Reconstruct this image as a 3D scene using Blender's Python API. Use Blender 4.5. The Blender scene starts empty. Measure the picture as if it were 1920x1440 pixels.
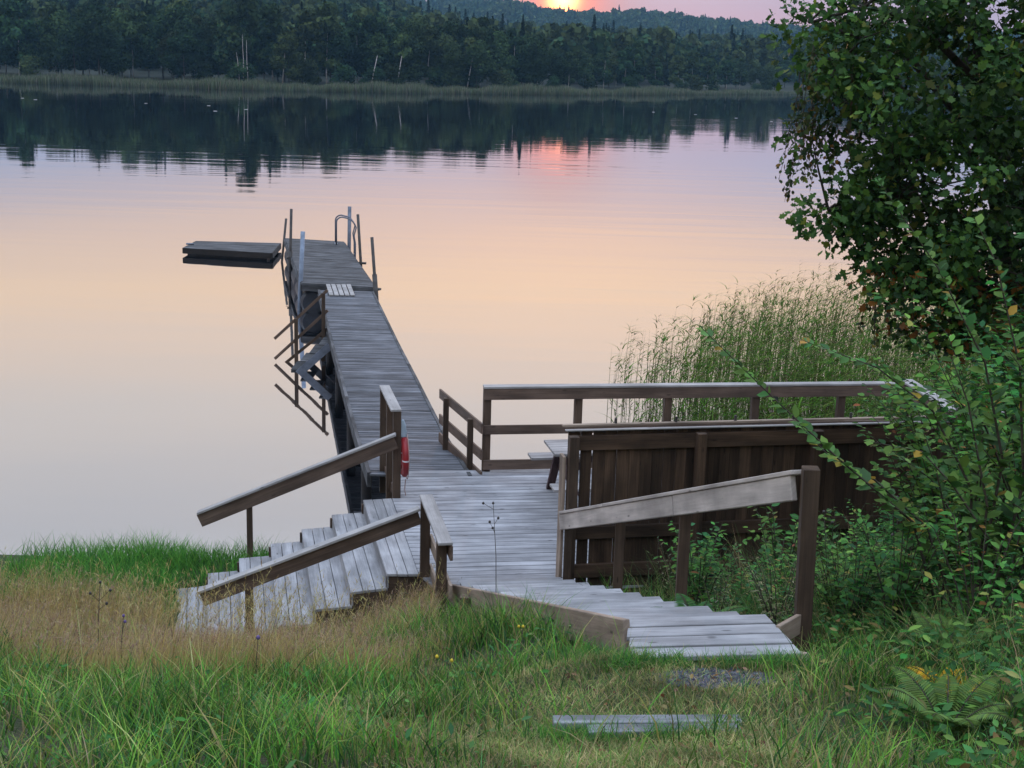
import bpy, math, random
import numpy as np
from mathutils import Vector, Matrix

random.seed(7)
RNG = np.random.default_rng(11)
SC = bpy.context.scene
COL = SC.collection
R = math.radians

# ------------------------------------------------------------------ mesh helpers
class MB:
    """collects boards, tubes and plates; build() links them as ONE mesh object"""
    def __init__(s):
        s.v, s.f, s.g = [], [], []
    def add(s, verts, faces, gr):
        n = len(s.v)
        s.v += [tuple(p) for p in verts]
        s.g += [tuple(g) for g in gr]
        s.f += [tuple(i + n for i in f) for f in faces]
        return s
    def beam(s, p0, p1, w, h, up=(0, 0, 1)):
        """board from p0 to p1 (centre line), w across, h along up"""
        p0, p1 = Vector(p0), Vector(p1)
        d = (p1 - p0); L = d.length; d.normalize()
        side = d.cross(Vector(up))
        if side.length < 1e-4: side = d.cross(Vector((0, 1, 0)))
        side.normalize(); u = side.cross(d).normalized()
        r = random.random() * 90
        vs, gs = [], []
        for a, p in ((0, p0), (L, p1)):
            for i, j in ((-1, -1), (1, -1), (1, 1), (-1, 1)):
                vs.append(p + side * (i * w / 2) + u * (j * h / 2))
                gs.append((a + r, i * w / 2 + j * h / 2, r))
        return s.add(vs, [(3, 2, 1, 0), (4, 5, 6, 7), (0, 1, 5, 4), (1, 2, 6, 5), (2, 3, 7, 6), (3, 0, 4, 7)], gs)
    def plank(s, quad, zt, th):
        """flat board; quad = 4 xy (or xyz) points going round, long sides 0-1 and 2-3"""
        q = [Vector(p if len(p) == 3 else (p[0], p[1], zt)) for p in quad]
        L = (q[1] - q[0]).length; W = (q[3] - q[0]).length
        r = random.random() * 90
        g0 = [(r, 0, r), (r + L, 0, r), (r + L, W, r), (r, W, r)]
        vs = q + [p - Vector((0, 0, th)) for p in q]
        return s.add(vs, [(0, 1, 2, 3), (7, 6, 5, 4), (0, 4, 5, 1), (1, 5, 6, 2), (2, 6, 7, 3), (3, 7, 4, 0)], g0 + [(a, b + .03, c) for a, b, c in g0])
    def tube(s, pts, rad, n=10, cap=True):
        pts = [Vector(p) for p in pts]
        if not hasattr(rad, '__len__'): rad = [rad] * len(pts)
        rings = []; r = random.random() * 90; L = 0
        vs, gs, fs = [], [], []
        prev = None
        for i, p in enumerate(pts):
            d = (pts[min(i + 1, len(pts) - 1)] - pts[max(i - 1, 0)]).normalized()
            a = prev if prev is not None else d.orthogonal()
            a = (a - d * a.dot(d)).normalized(); prev = a
            b = d.cross(a)
            if i: L += (p - pts[i - 1]).length
            for k in range(n):
                t = 2 * math.pi * k / n
                vs.append(p + (a * math.cos(t) + b * math.sin(t)) * rad[i])
                gs.append((L + r, rad[i] * math.sin(t), r))
        for i in range(len(pts) - 1):
            for k in range(n):
                k2 = (k + 1) % n
                fs.append((i * n + k, i * n + k2, (i + 1) * n + k2, (i + 1) * n + k))
        if cap:
            fs.append(tuple(range(n - 1, -1, -1)))
            fs.append(tuple((len(pts) - 1) * n + k for k in range(n)))
        return s.add(vs, fs, gs)
    def torus(s, c, ax, R0, r0, n=36, m=12, a0=0, a1=2 * math.pi):
        c, ax = Vector(c), Vector(ax).normalized()
        e = ax.orthogonal().normalized(); f = ax.cross(e)
        full = abs(a1 - a0 - 2 * math.pi) < 1e-4
        N = n if full else n + 1
        vs, gs, fs = [], [], []
        for i in range(N):
            t = a0 + (a1 - a0) * i / n
            d = e * math.cos(t) + f * math.sin(t)
            for k in range(m):
                q = 2 * math.pi * k / m
                vs.append(c + d * (R0 + r0 * math.cos(q)) + ax * (r0 * .8 * math.sin(q))); gs.append((t, q * .01, 0))
        for i in range(n):
            for k in range(m):
                i2 = (i + 1) % N; k2 = (k + 1) % m
                fs.append((i * m + k, i2 * m + k, i2 * m + k2, i * m + k2))
        return s.add(vs, fs, gs)
    def build(s, name, mat, parent=None, bevel=0, smooth=False):
        off = parent_world(parent) if parent else Vector((0, 0, 0))
        me = bpy.data.meshes.new(name)
        me.from_pydata([tuple(Vector(p) - off) for p in s.v], [], s.f)
        at = me.attributes.new('gr', 'FLOAT_VECTOR', 'POINT')
        at.data.foreach_set('vector', np.array(s.g, 'f').ravel())
        if smooth: me.polygons.foreach_set('use_smooth', [True] * len(me.polygons))
        me.materials.append(mat)
        o = bpy.data.objects.new(name, me); COL.objects.link(o)
        if parent: o.parent = parent
        if bevel:
            m = o.modifiers.new('bevel', 'BEVEL'); m.width = bevel; m.segments = 1; m.limit_method = 'ANGLE'
        return o

def parent_world(o):
    p = Vector((0, 0, 0))
    while o: p = p + o.location; o = o.parent
    return p

def tag(o, label=None, cat=None, group=None, kind=None):
    for k, v in (('label', label), ('category', cat), ('group', group), ('kind', kind)):
        if v: o[k] = v
    return o

def thing(name, loc, label, cat, group=None):
    o = bpy.data.objects.new(name, None); COL.objects.link(o)
    o.location = loc; o.empty_display_size = .2
    return tag(o, label, cat, group)

def np_mesh(name, V, F, cols, mat, link=True, smooth=False):
    """V (n,3), F list of int arrays (m,k), cols (n,3)"""
    me = bpy.data.meshes.new(name)
    V = np.asarray(V, 'f'); me.vertices.add(len(V)); me.vertices.foreach_set('co', V.ravel())
    F = [np.asarray(f, 'i') for f in F if len(f)]
    idx = np.concatenate([f.ravel() for f in F])
    tot = np.concatenate([np.full(len(f), f.shape[1], 'i') for f in F])
    st = np.concatenate([[0], np.cumsum(tot)[:-1]]).astype('i')
    me.loops.add(len(idx)); me.loops.foreach_set('vertex_index', idx)
    me.polygons.add(len(tot)); me.polygons.foreach_set('loop_start', st)
    try: me.polygons.foreach_set('loop_total', tot)
    except Exception: pass
    if cols is not None:
        c = me.color_attributes.new('col', 'FLOAT_COLOR', 'POINT')
        c.data.foreach_set('color', np.concatenate([np.clip(cols, 0, 4), np.ones((len(V), 1))], 1).astype('f').ravel())
    me.update(calc_edges=True); me.validate()
    if smooth: me.polygons.foreach_set('use_smooth', [True] * len(me.polygons))
    if mat: me.materials.append(mat)
    if not link: return me
    o = bpy.data.objects.new(name, me); COL.objects.link(o); return o

# ------------------------------------------------------------------ materials
def new_mat(name):
    m = bpy.data.materials.new(name); m.use_nodes = True
    nt = m.node_tree; b = nt.nodes['Principled BSDF']
    return m, nt, b
def node(nt, t, **kw):
    n = nt.nodes.new(t)
    for k, v in kw.items():
        if k in n.inputs: n.inputs[k].default_value = v
        else: setattr(n, k, v)
    return n
def ramp(nt, stops):
    r = nt.nodes.new('ShaderNodeValToRGB'); e = r.color_ramp.elements
    while len(e) < len(stops): e.new(.5)
    for x, (p, c) in zip(e, stops): x.position = p; x.color = (*c, 1) if len(c) == 3 else c
    return r

def wood(name, dark, light, rough=.75, var=.35, stain=.4, knots=True, grooves=0):
    """weathered board: grain runs along each board, every board its own tone"""
    m, nt, b = new_mat(name); L = nt.links.new
    a = node(nt, 'ShaderNodeAttribute', attribute_name='gr')
    mp = node(nt, 'ShaderNodeVectorMath', operation='MULTIPLY'); mp.inputs[1].default_value = (2.2, 70, 1)
    L(a.outputs['Vector'], mp.inputs[0])
    n1 = node(nt, 'ShaderNodeTexNoise', Scale=1.0, Detail=5.0, Roughness=.65); L(mp.outputs[0], n1.inputs['Vector'])
    mp2 = node(nt, 'ShaderNodeVectorMath', operation='MULTIPLY'); mp2.inputs[1].default_value = (1.6, 9, 1)
    L(a.outputs['Vector'], mp2.inputs[0])
    n2 = node(nt, 'ShaderNodeTexNoise', Scale=1.0, Detail=3.0); L(mp2.outputs[0], n2.inputs['Vector'])
    sep = node(nt, 'ShaderNodeSeparateXYZ'); L(a.outputs['Vector'], sep.inputs[0])
    wn = node(nt, 'ShaderNodeTexWhiteNoise', noise_dimensions='1D'); L(sep.outputs['Z'], wn.inputs['W'])
    mix = node(nt, 'ShaderNodeMix', data_type='RGBA'); mix.inputs['A'].default_value = (*dark, 1); mix.inputs['B'].default_value = (*light, 1)
    ad = node(nt, 'ShaderNodeMath', operation='MULTIPLY_ADD'); L(n1.outputs['Fac'], ad.inputs[0]); ad.inputs[1].default_value = 1.5; ad.inputs[2].default_value = -.25
    L(ad.outputs[0], mix.inputs['Factor'])
    v = node(nt, 'ShaderNodeMapRange'); L(wn.outputs['Value'], v.inputs['Value']); v.inputs['To Min'].default_value = 1 - var; v.inputs['To Max'].default_value = 1 + var
    st = node(nt, 'ShaderNodeMapRange'); L(n2.outputs['Fac'], st.inputs['Value']); st.inputs['From Min'].default_value = .35; st.inputs['From Max'].default_value = .65
    st.inputs['To Min'].default_value = 1 - stain; st.inputs['To Max'].default_value = 1.08
    mu = node(nt, 'ShaderNodeMath', operation='MULTIPLY'); L(v.outputs[0], mu.inputs[0]); L(st.outputs[0], mu.inputs[1])
    last = mu
    if knots:
        mk = node(nt, 'ShaderNodeVectorMath', operation='MULTIPLY'); mk.inputs[1].default_value = (3.2, 11, 1); L(a.outputs['Vector'], mk.inputs[0])
        vo = node(nt, 'ShaderNodeTexVoronoi', Scale=1.0); L(mk.outputs[0], vo.inputs['Vector'])
        kr = node(nt, 'ShaderNodeMapRange'); L(vo.outputs['Distance'], kr.inputs['Value']); kr.inputs['From Min'].default_value = .06; kr.inputs['From Max'].default_value = .13
        kr.inputs['To Min'].default_value = .45; kr.inputs['To Max'].default_value = 1
        m3 = node(nt, 'ShaderNodeMath', operation='MULTIPLY'); L(mu.outputs[0], m3.inputs[0]); L(kr.outputs[0], m3.inputs[1]); last = m3
    tcw = node(nt, 'ShaderNodeTexCoord'); nb = node(nt, 'ShaderNodeTexNoise', Scale=1.7, Detail=5.0, Roughness=.6); L(tcw.outputs['Object'], nb.inputs['Vector'])
    rb_ = node(nt, 'ShaderNodeMapRange'); L(nb.outputs['Fac'], rb_.inputs['Value']); rb_.inputs['From Min'].default_value = .35; rb_.inputs['From Max'].default_value = .65; rb_.inputs['To Min'].default_value = .74; rb_.inputs['To Max'].default_value = 1.12
    mb_ = node(nt, 'ShaderNodeMath', operation='MULTIPLY'); L(last.outputs[0], mb_.inputs[0]); L(rb_.outputs[0], mb_.inputs[1]); last = mb_
    fin = node(nt, 'ShaderNodeVectorMath', operation='SCALE'); L(mix.outputs['Result'], fin.inputs[0]); L(last.outputs[0], fin.inputs['Scale'])
    L(fin.outputs[0], b.inputs['Base Color']); b.inputs['Roughness'].default_value = rough
    b.inputs['Specular IOR Level'].default_value = .3
    bp = node(nt, 'ShaderNodeBump', Strength=.35, Distance=.004); L(n1.outputs['Fac'], bp.inputs['Height']); L(bp.outputs[0], b.inputs['Normal'])
    return m

def plain(name, c, rough=.6, metal=0, noise=.25, scale=8):
    m, nt, b = new_mat(name); L = nt.links.new
    tc = node(nt, 'ShaderNodeTexCoord'); n = node(nt, 'ShaderNodeTexNoise', Scale=scale, Detail=4.0); L(tc.outputs['Object'], n.inputs['Vector'])
    r = ramp(nt, [(.3, tuple(x * (1 - noise) for x in c)), (.7, tuple(min(1, x * (1 + noise)) for x in c))]); L(n.outputs['Fac'], r.inputs['Fac'])
    L(r.outputs[0], b.inputs['Base Color']); b.inputs['Roughness'].default_value = rough; b.inputs['Metallic'].default_value = metal
    return m

def leafy(name, trans=.3, rough=.6, spec=.25, gain=1.0, vary=0):
    m, nt, b = new_mat(name); L = nt.links.new
    a = node(nt, 'ShaderNodeAttribute', attribute_name='col')
    sc = node(nt, 'ShaderNodeVectorMath', operation='SCALE'); sc.inputs['Scale'].default_value = gain; L(a.outputs['Color'], sc.inputs[0])
    if vary:      # every plant its own tone
        oi = node(nt, 'ShaderNodeObjectInfo'); hs = node(nt, 'ShaderNodeHueSaturation'); mr = node(nt, 'ShaderNodeMapRange')
        L(oi.outputs['Random'], mr.inputs['Value']); mr.inputs['To Min'].default_value = 1 - vary; mr.inputs['To Max'].default_value = 1 + vary
        m7 = node(nt, 'ShaderNodeMath', operation='MULTIPLY'); L(oi.outputs['Random'], m7.inputs[0]); m7.inputs[1].default_value = 7.31
        fr = node(nt, 'ShaderNodeMath', operation='FRACT'); L(m7.outputs[0], fr.inputs[0]); mh = node(nt, 'ShaderNodeMapRange'); L(fr.outputs[0], mh.inputs['Value']); mh.inputs['To Min'].default_value = .465; mh.inputs['To Max'].default_value = .52
        L(mh.outputs[0], hs.inputs['Hue']); L(mr.outputs[0], hs.inputs['Value']); L(sc.outputs[0], hs.inputs['Color']); sc = hs
    L(sc.outputs[0], b.inputs['Base Color'])
    b.inputs['Roughness'].default_value = rough; b.inputs['Specular IOR Level'].default_value = spec
    t = node(nt, 'ShaderNodeBsdfTranslucent'); L(sc.outputs[0], t.inputs['Color'])
    mx = node(nt, 'ShaderNodeMixShader'); mx.inputs[0].default_value = trans
    L(b.outputs[0], mx.inputs[1]); L(t.outputs[0], mx.inputs[2]); L(mx.outputs[0], nt.nodes['Material Output'].inputs['Surface'])
    return m

W_DECK = wood('deck_wood', (.235, .235, .25), (.44, .44, .46), .7, .17, .36)
W_STEP = wood('step_wood', (.25, .248, .258), (.445, .443, .455), .7, .14, .34)
W_CAP = wood('cap_wood', (.28, .27, .262), (.45, .43, .42), .7, .08, .25)
W_RAIL = wood('rail_wood', (.090, .060, .044), (.20, .14, .108), .65, .15, .35)
W_POST = wood('post_wood', (.060, .039, .026), (.14, .093, .064), .7, .2, .4)
W_FENCE = wood('fence_wood', (.038, .022, .014), (.125, .077, .048), .75, .5, .5)
W_JETTY = wood('jetty_wood', (.065, .068, .078), (.21, .22, .245), .8, .42, .5)
W_PONT = wood('pontoon_wood', (.06, .06, .065), (.16, .165, .175), .8, .4, .6)
W_DARK = wood('wet_dark_wood', (.012, .010, .009), (.035, .03, .028), .8, .3, .4)
W_LIGHT = wood('handrail_wood', (.44, .385, .35), (.62, .56, .52), .7, .08, .3)
W_SIDE = wood('side_board_wood', (.26, .19, .14), (.44, .35, .28), .8, .12, .4)
W_TABLE = wood('table_wood', (.05, .025, .026), (.11, .06, .06), .6, .2, .3)
W_TTOP = wood('table_top_wood', (.26, .24, .235), (.42, .40, .39), .7, .1, .3)
W_LOG = wood('half_buried_wood', (.20, .205, .22), (.42, .43, .46), .85, .15, .6)
STEEL = plain('galvanised_steel', (.13, .15, .19), .45, .35, .3)
STEEL_D = plain('dull_dark_steel', (.05, .045, .042), .55, .2, .4)
STEEL_B = plain('blue_grey_pipe', (.20, .25, .33), .5, .2, .25)
FLOAT_M = plain('float_plastic', (.018, .022, .032), .5, 0, .4)
RED = plain('red_plastic', (.24, .006, .010), .5, 0, .2)
WHITE = plain('white_band', (.62, .62, .64), .6, 0, .1)
PALE = plain('pale_blue_plate', (.27, .34, .40), .5, 0, .1)
ROPE = plain('rope', (.30, .20, .18), .8, 0, .2)
BARK = plain('dark_bark', (.045, .036, .028), .9, 0, .5, 14)
BIRCHBARK = plain('birch_bark', (.42, .39, .37), .8, 0, .4, 3)
TWIG = plain('twig_bark', (.05, .04, .028), .8, 0, .4, 20)
LEAF = leafy('leaf', .30, .55, .22, 1.15)
LEAF_FAR = leafy('far_foliage', .12, .9, .05, .85, .55)
GRASS = leafy('grass_blade', .30, .75, .08, 2.05)
STRAW = leafy('dry_grass', .30, .85, .05, 1.35)
LEAF_B = leafy('shrub_leaf', .26, .6, .12, 1.85, .25)
REEDM = leafy('reed', .26, .8, .05, 1.25)

# ------------------------------------------------------------------ camera
CAMZ = 6.15
FPX, HYPX, ROLL = 2600.0, 115.0, 0.028
pitch = math.atan((720 - HYPX) / FPX)
fwd = Vector((0, math.cos(pitch), -math.sin(pitch))); rt = Vector((1, 0, 0)); up = rt.cross(fwd)
r2 = rt * math.cos(ROLL) + up * math.sin(ROLL); u2 = -rt * math.sin(ROLL) + up * math.cos(ROLL)
M = Matrix((r2, u2, -fwd)).transposed().to_4x4(); M.translation = (0, 0, CAMZ)
cd = bpy.data.cameras.new('camera'); cam = bpy.data.objects.new('camera', cd); COL.objects.link(cam)
cam.matrix_world = M; cd.sensor_width = 36; cd.lens = 36 * FPX / 1920; cd.clip_end = 8000; cd.clip_start = .05
SC.camera = cam

# ------------------------------------------------------------------ sky and sun
SUN_EL, SUN_AZ = R(2.5), math.atan2(0.028, 1)     # azimuth measured from +Y towards +X
sd = Vector((math.sin(SUN_AZ) * math.cos(SUN_EL), math.cos(SUN_AZ) * math.cos(SUN_EL), math.sin(SUN_EL)))
w = bpy.data.worlds.new('World'); SC.world = w; w.use_nodes = True
nt = w.node_tree; L = nt.links.new; bg = nt.nodes['Background']
tc = node(nt, 'ShaderNodeTexCoord'); nrm = node(nt, 'ShaderNodeVectorMath', operation='NORMALIZE'); L(tc.outputs['Generated'], nrm.inputs[0])
sp = node(nt, 'ShaderNodeSeparateXYZ'); L(nrm.outputs[0], sp.inputs[0])
# soft cloud bands nudge the elevation so that the gradient is not perfectly even
stv = node(nt, 'ShaderNodeVectorMath', operation='MULTIPLY'); stv.inputs[1].default_value = (3, 3, 30); L(nrm.outputs[0], stv.inputs[0])
cn = node(nt, 'ShaderNodeTexNoise', Scale=1.0, Detail=4.0); L(stv.outputs[0], cn.inputs['Vector'])
cz = node(nt, 'ShaderNodeMath', operation='MULTIPLY_ADD'); L(cn.outputs['Fac'], cz.inputs[0]); cz.inputs[1].default_value = .03; cz.inputs[2].default_value = -.015
zz = node(nt, 'ShaderNodeMath', operation='ADD'); L(sp.outputs['Z'], zz.inputs[0]); L(cz.outputs[0], zz.inputs[1])
def lin(r, g, b): return tuple(((c / 255 + .055) / 1.055) ** 2.4 if c > 10 else c / 3294.6 for c in (r, g, b))
def sky(r, g, b, k=1.0): return tuple(c * k for c in lin(r, g, b))
def sn(d): return math.sin(R(d))
K = 1.16
rp = ramp(nt, [(0, sky(186, 160, 180)), (sn(2.4), sky(168, 166, 198)), (sn(3.6), sky(150, 166, 196, K)), (sn(5.2), sky(184, 176, 184, K)), (sn(7.0), sky(217, 192, 175, K)),
               (sn(9.0), sky(232, 203, 173, K)), (sn(11), sky(222, 200, 180, K)), (sn(14), sky(202, 194, 187, K)), (sn(18.5), sky(180, 180, 183, K)),
               (sn(28), sky(196, 204, 216, 1.5)), (sn(50), sky(198, 210, 232, 2.65)), (1, sky(190, 208, 236, 2.65))])
L(zz.outputs[0], rp.inputs['Fac'])
dt = node(nt, 'ShaderNodeVectorMath', operation='DOT_PRODUCT'); L(nrm.outputs[0], dt.inputs[0]); dt.inputs[1].default_value = sd
ac = node(nt, 'ShaderNodeMath', operation='ARCCOSINE'); L(dt.outputs['Value'], ac.inputs[0])
def glow(width, color, power):
    q = node(nt, 'ShaderNodeMath', operation='DIVIDE'); L(ac.outputs[0], q.inputs[0]); q.inputs[1].default_value = R(width)
    p = node(nt, 'ShaderNodeMath', operation='POWER'); L(q.outputs[0], p.inputs[0]); p.inputs[1].default_value = 2
    n_ = node(nt, 'ShaderNodeMath', operation='MULTIPLY'); L(p.outputs[0], n_.inputs[0]); n_.inputs[1].default_value = -1
    e = node(nt, 'ShaderNodeMath', operation='EXPONENT'); L(n_.outputs[0], e.inputs[0])
    s = node(nt, 'ShaderNodeVectorMath', operation='SCALE'); s.inputs[0].default_value = tuple(c * power for c in color); L(e.outputs[0], s.inputs['Scale'])
    return s
def addv(a, b):
    s = node(nt, 'ShaderNodeVectorMath', operation='ADD'); L(a.outputs[0], s.inputs[0]); L(b.outputs[0], s.inputs[1]); return s
g0 = glow(2.1, (1, 1, 1), .82); inv = node(nt, 'ShaderNodeVectorMath', operation='SUBTRACT'); inv.inputs[0].default_value = (1, 1, 1); L(g0.outputs[0], inv.inputs[1])
rpm = node(nt, 'ShaderNodeVectorMath', operation='MULTIPLY'); L(rp.outputs[0], rpm.inputs[0]); L(inv.outputs[0], rpm.inputs[1])
acc = addv(rpm, glow(7, (1, .30, .30), .02))
acc = addv(acc, glow(1.6, (1, .17, .075), 1.15))
acc = addv(acc, glow(.50, (1, .40, .11), 8.0))
ns = node(nt, 'ShaderNodeTexSky', sky_type='NISHITA'); ns.sun_disc = False; ns.sun_elevation = SUN_EL; ns.sun_rotation = SUN_AZ; ns.air_density = 1.2; ns.dust_density = 2
nsc = node(nt, 'ShaderNodeVectorMath', operation='SCALE'); L(ns.outputs[0], nsc.inputs[0]); nsc.inputs['Scale'].default_value = .012
acc = addv(acc, nsc)
L(acc.outputs[0], bg.inputs['Color']); bg.inputs['Strength'].default_value = 1.0
sl = bpy.data.lights.new('sun', 'SUN'); so = bpy.data.objects.new('sun', sl); COL.objects.link(so)
sl.energy = .5; sl.angle = R(.5); sl.color = (1, .55, .32)
so.rotation_euler = (-sd).to_track_quat('-Z', 'Y').to_euler(); so.location = (10, 40, 30)
vs = SC.view_settings; vs.view_transform = 'Standard'; vs.look = 'None'; vs.exposure = 0; vs.gamma = 1

# ------------------------------------------------------------------ terrain
def sst(a, b, x):
    t = np.clip((x - a) / (b - a), 0, 1); return t * t * (3 - 2 * t)
_py = np.array([-14, -4, 0, 5, 6, 7, 8, 9, 10, 11, 12, 13, 14, 15, 16, 17, 20, 30])
_pz = np.array([7.0, 5.3, 4.5, 3.40, 3.04, 2.68, 2.28, 1.88, 1.49, 1.11, .74, .48, .33, .20, .06, -.15, -.6, -2.5])
_ry = np.array([-14, -4, 0, 5, 6, 7, 7.25, 7.6, 12.6, 13.2, 14, 15, 16, 17, 20, 30])
_rz = np.array([7.0, 5.3, 4.5, 3.43, 3.12, 2.945, 2.915, 2.74, .98, .62, .40, .22, .06, -.15, -.6, -2.5])
def xl(y): return -.6 + (12.91 - y) * .2486
def xr(y): return .52 + (13.0 - y) * .20
def ground(x, y):
    x = np.asarray(x, float); y = np.asarray(y, float)
    p = np.interp(y, _py, _pz); r = np.interp(y, _ry, _rz)
    t = sst(-1.3, -.05, x - xl(y))
    z = p * (1 - t) + r * t
    # hollow round the left staircase
    dip = np.exp(-((x + 2.2) / 1.5) ** 2) * np.exp(-((y - 12.8) / 1.4) ** 2)
    z = z - .22 * dip
    # bank rising right of the ramp
    z = z + .16 * np.clip(x - 2.1, 0, 8) * sst(12.4, 10.5, y)
    z = z + .10 * np.clip(-x - 4, 0, 10) * sst(13, 8, y)
    # reedy shore on the right
    z = np.maximum(z, .22 * sst(9, 14, x) * sst(15, 17, y) * sst(34, 28, y) - .02 - 3 * (1 - sst(8.6, 9.2, x)) )
    # kept clear under the left flight of steps
    e = -.9 - (y - 13.4) * .2; lim = np.maximum(1 - .43 * np.clip(e - x, 0, 2.6) - .12, .045)
    inside = sst(-3.75, -3.45, x - (-.2) * 0 + (y - 13.9) * .2) * sst(.25, -.05, x - e) * sst(12.5, 12.9, y) * sst(16.6, 16.2, y)
    z = np.where(inside > 0, np.minimum(z, lim) * inside + z * (1 - inside), z)
    z = z + .035 * np.sin(x * 2.3 + y * 1.1) * np.sin(y * 1.9 - x * .7) * sst(16, 14, y)
    return z
xs = np.linspace(-30, 40, 281); ys = np.linspace(-12, 40, 209)
X, Y = np.meshgrid(xs, ys); Z = ground(X, Y)
idx = np.arange(len(xs) * len(ys)).reshape(len(ys), len(xs))
quads = np.stack([idx[:-1, :-1], idx[:-1, 1:], idx[1:, 1:], idx[1:, :-1]], -1).reshape(-1, 4)
m, nt, b = new_mat('soil_and_moss'); L = nt.links.new
tc = node(nt, 'ShaderNodeTexCoord'); n1 = node(nt, 'ShaderNodeTexNoise', Scale=1.3, Detail=8.0, Roughness=.7); L(tc.outputs['Object'], n1.inputs['Vector'])
rr = ramp(nt, [(.3, (.018, .026, .010)), (.5, (.035, .050, .016)), (.7, (.060, .052, .028))]); L(n1.outputs['Fac'], rr.inputs[0])
n2 = node(nt, 'ShaderNodeTexNoise', Scale=30.0, Detail=6.0); L(tc.outputs['Object'], n2.inputs['Vector'])
mx = node(nt, 'ShaderNodeMix', data_type='RGBA', blend_type='MULTIPLY'); mx.inputs['Factor'].default_value = .8
r3 = ramp(nt, [(.3, (.4, .4, .4)), (.7, (1.4, 1.35, 1.2))]); L(n2.outputs['Fac'], r3.inputs[0])
L(rr.outputs[0], mx.inputs['A']); L(r3.outputs[0], mx.inputs['B']); L(mx.outputs['Result'], b.inputs['Base Color']); b.inputs['Roughness'].default_value = .95
bp = node(nt, 'ShaderNodeBump', Strength=.8, Distance=.05); L(n2.outputs['Fac'], bp.inputs['Height']); L(bp.outputs[0], b.inputs['Normal'])
tag(np_mesh('ground', np.stack([X.ravel(), Y.ravel(), Z.ravel()], 1), [quads], None, m, smooth=True), kind='structure')

# lake
m, nt, b = new_mat('lake_water'); L = nt.links.new
for n_ in list(nt.nodes):
    if n_.type != 'OUTPUT_MATERIAL': nt.nodes.remove(n_)
out = nt.nodes['Material Output']
df = node(nt, 'ShaderNodeBsdfDiffuse'); df.inputs['Color'].default_value = (.012, .016, .022, 1)
gl = node(nt, 'ShaderNodeBsdfGlossy', Roughness=.02); gl.inputs['Color'].default_value = (.97, .97, 1, 1)
ms = node(nt, 'ShaderNodeMixShader'); ms.inputs[0].default_value = .87
L(df.outputs[0], ms.inputs[1]); L(gl.outputs[0], ms.inputs[2]); L(ms.outputs[0], out.inputs['Surface'])
tc = node(nt, 'ShaderNodeTexCoord')
def wave(sx, sy, rot, detail=2.0):
    mp = node(nt, 'ShaderNodeMapping'); mp.inputs['Scale'].default_value = (sx, sy, 1); mp.inputs['Rotation'].default_value = (0, 0, rot)
    L(tc.outputs['Object'], mp.inputs['Vector'])
    n_ = node(nt, 'ShaderNodeTexNoise', Scale=1.0, Detail=detail, Roughness=.5); L(mp.outputs[0], n_.inputs['Vector']); return n_
wa = wave(.05, .55, .10); wb = wave(.3, 1.6, .06); mk = wave(.008, .022, .1, 3.0)
mr = node(nt, 'ShaderNodeMapRange'); L(mk.outputs['Fac'], mr.inputs['Value']); mr.inputs['From Min'].default_value = .40; mr.inputs['From Max'].default_value = .66
mr.inputs['To Min'].default_value = .12
sw = node(nt, 'ShaderNodeMath', operation='MULTIPLY_ADD'); L(wb.outputs['Fac'], sw.inputs[0]); sw.inputs[1].default_value = .28; L(wa.outputs['Fac'], sw.inputs[2])
hh = node(nt, 'ShaderNodeMath', operation='MULTIPLY'); L(sw.outputs[0], hh.inputs[0]); L(mr.outputs[0], hh.inputs[1])
bp = node(nt, 'ShaderNodeBump', Strength=1.0, Distance=.022); L(hh.outputs[0], bp.inputs['Height']); L(bp.outputs[0], gl.inputs['Normal'])
o = np_mesh('lake', [(-2500, -5, 0), (2500, -5, 0), (2500, 4000, 0), (-2500, 4000, 0)], [np.array([[0, 1, 2, 3]])], None, m)
tag(o, kind='structure')

# far shore: line of the water's edge, land rising behind it to a wooded hill
SX = np.array([-400, -110, -46, -23, 12, 53, 90, 160, 400]); SY = np.array([282, 250, 245, 252, 276, 332, 378, 424, 480])
def shore(x): return np.interp(x, SX, SY)
def hill(x, y):
    s = y - shore(x)
    z = -.6 + .8 * sst(6, 20, s) + 1.0 * sst(18, 40, s)
    top = 5.0 + 16 * sst(-5, -90, x)
    z = z + top * sst(40, 300, s)
    return z
fx = np.linspace(-400, 400, 161); fs = np.concatenate([np.linspace(-8, 60, 18), np.linspace(75, 700, 26)])
FX, FS = np.meshgrid(fx, fs); FY = shore(FX) + FS; FZ = hill(FX, FY)
idx = np.arange(FX.size).reshape(FX.shape)
quads = np.stack([idx[:-1, :-1], idx[:-1, 1:], idx[1:, 1:], idx[1:, :-1]], -1).reshape(-1, 4)
tag(np_mesh('far_shore', np.stack([FX.ravel(), FY.ravel(), FZ.ravel()], 1), [quads], None, plain('forest_floor', (.016, .022, .012), .95, 0, .4, .2), smooth=True), kind='structure')

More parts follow.
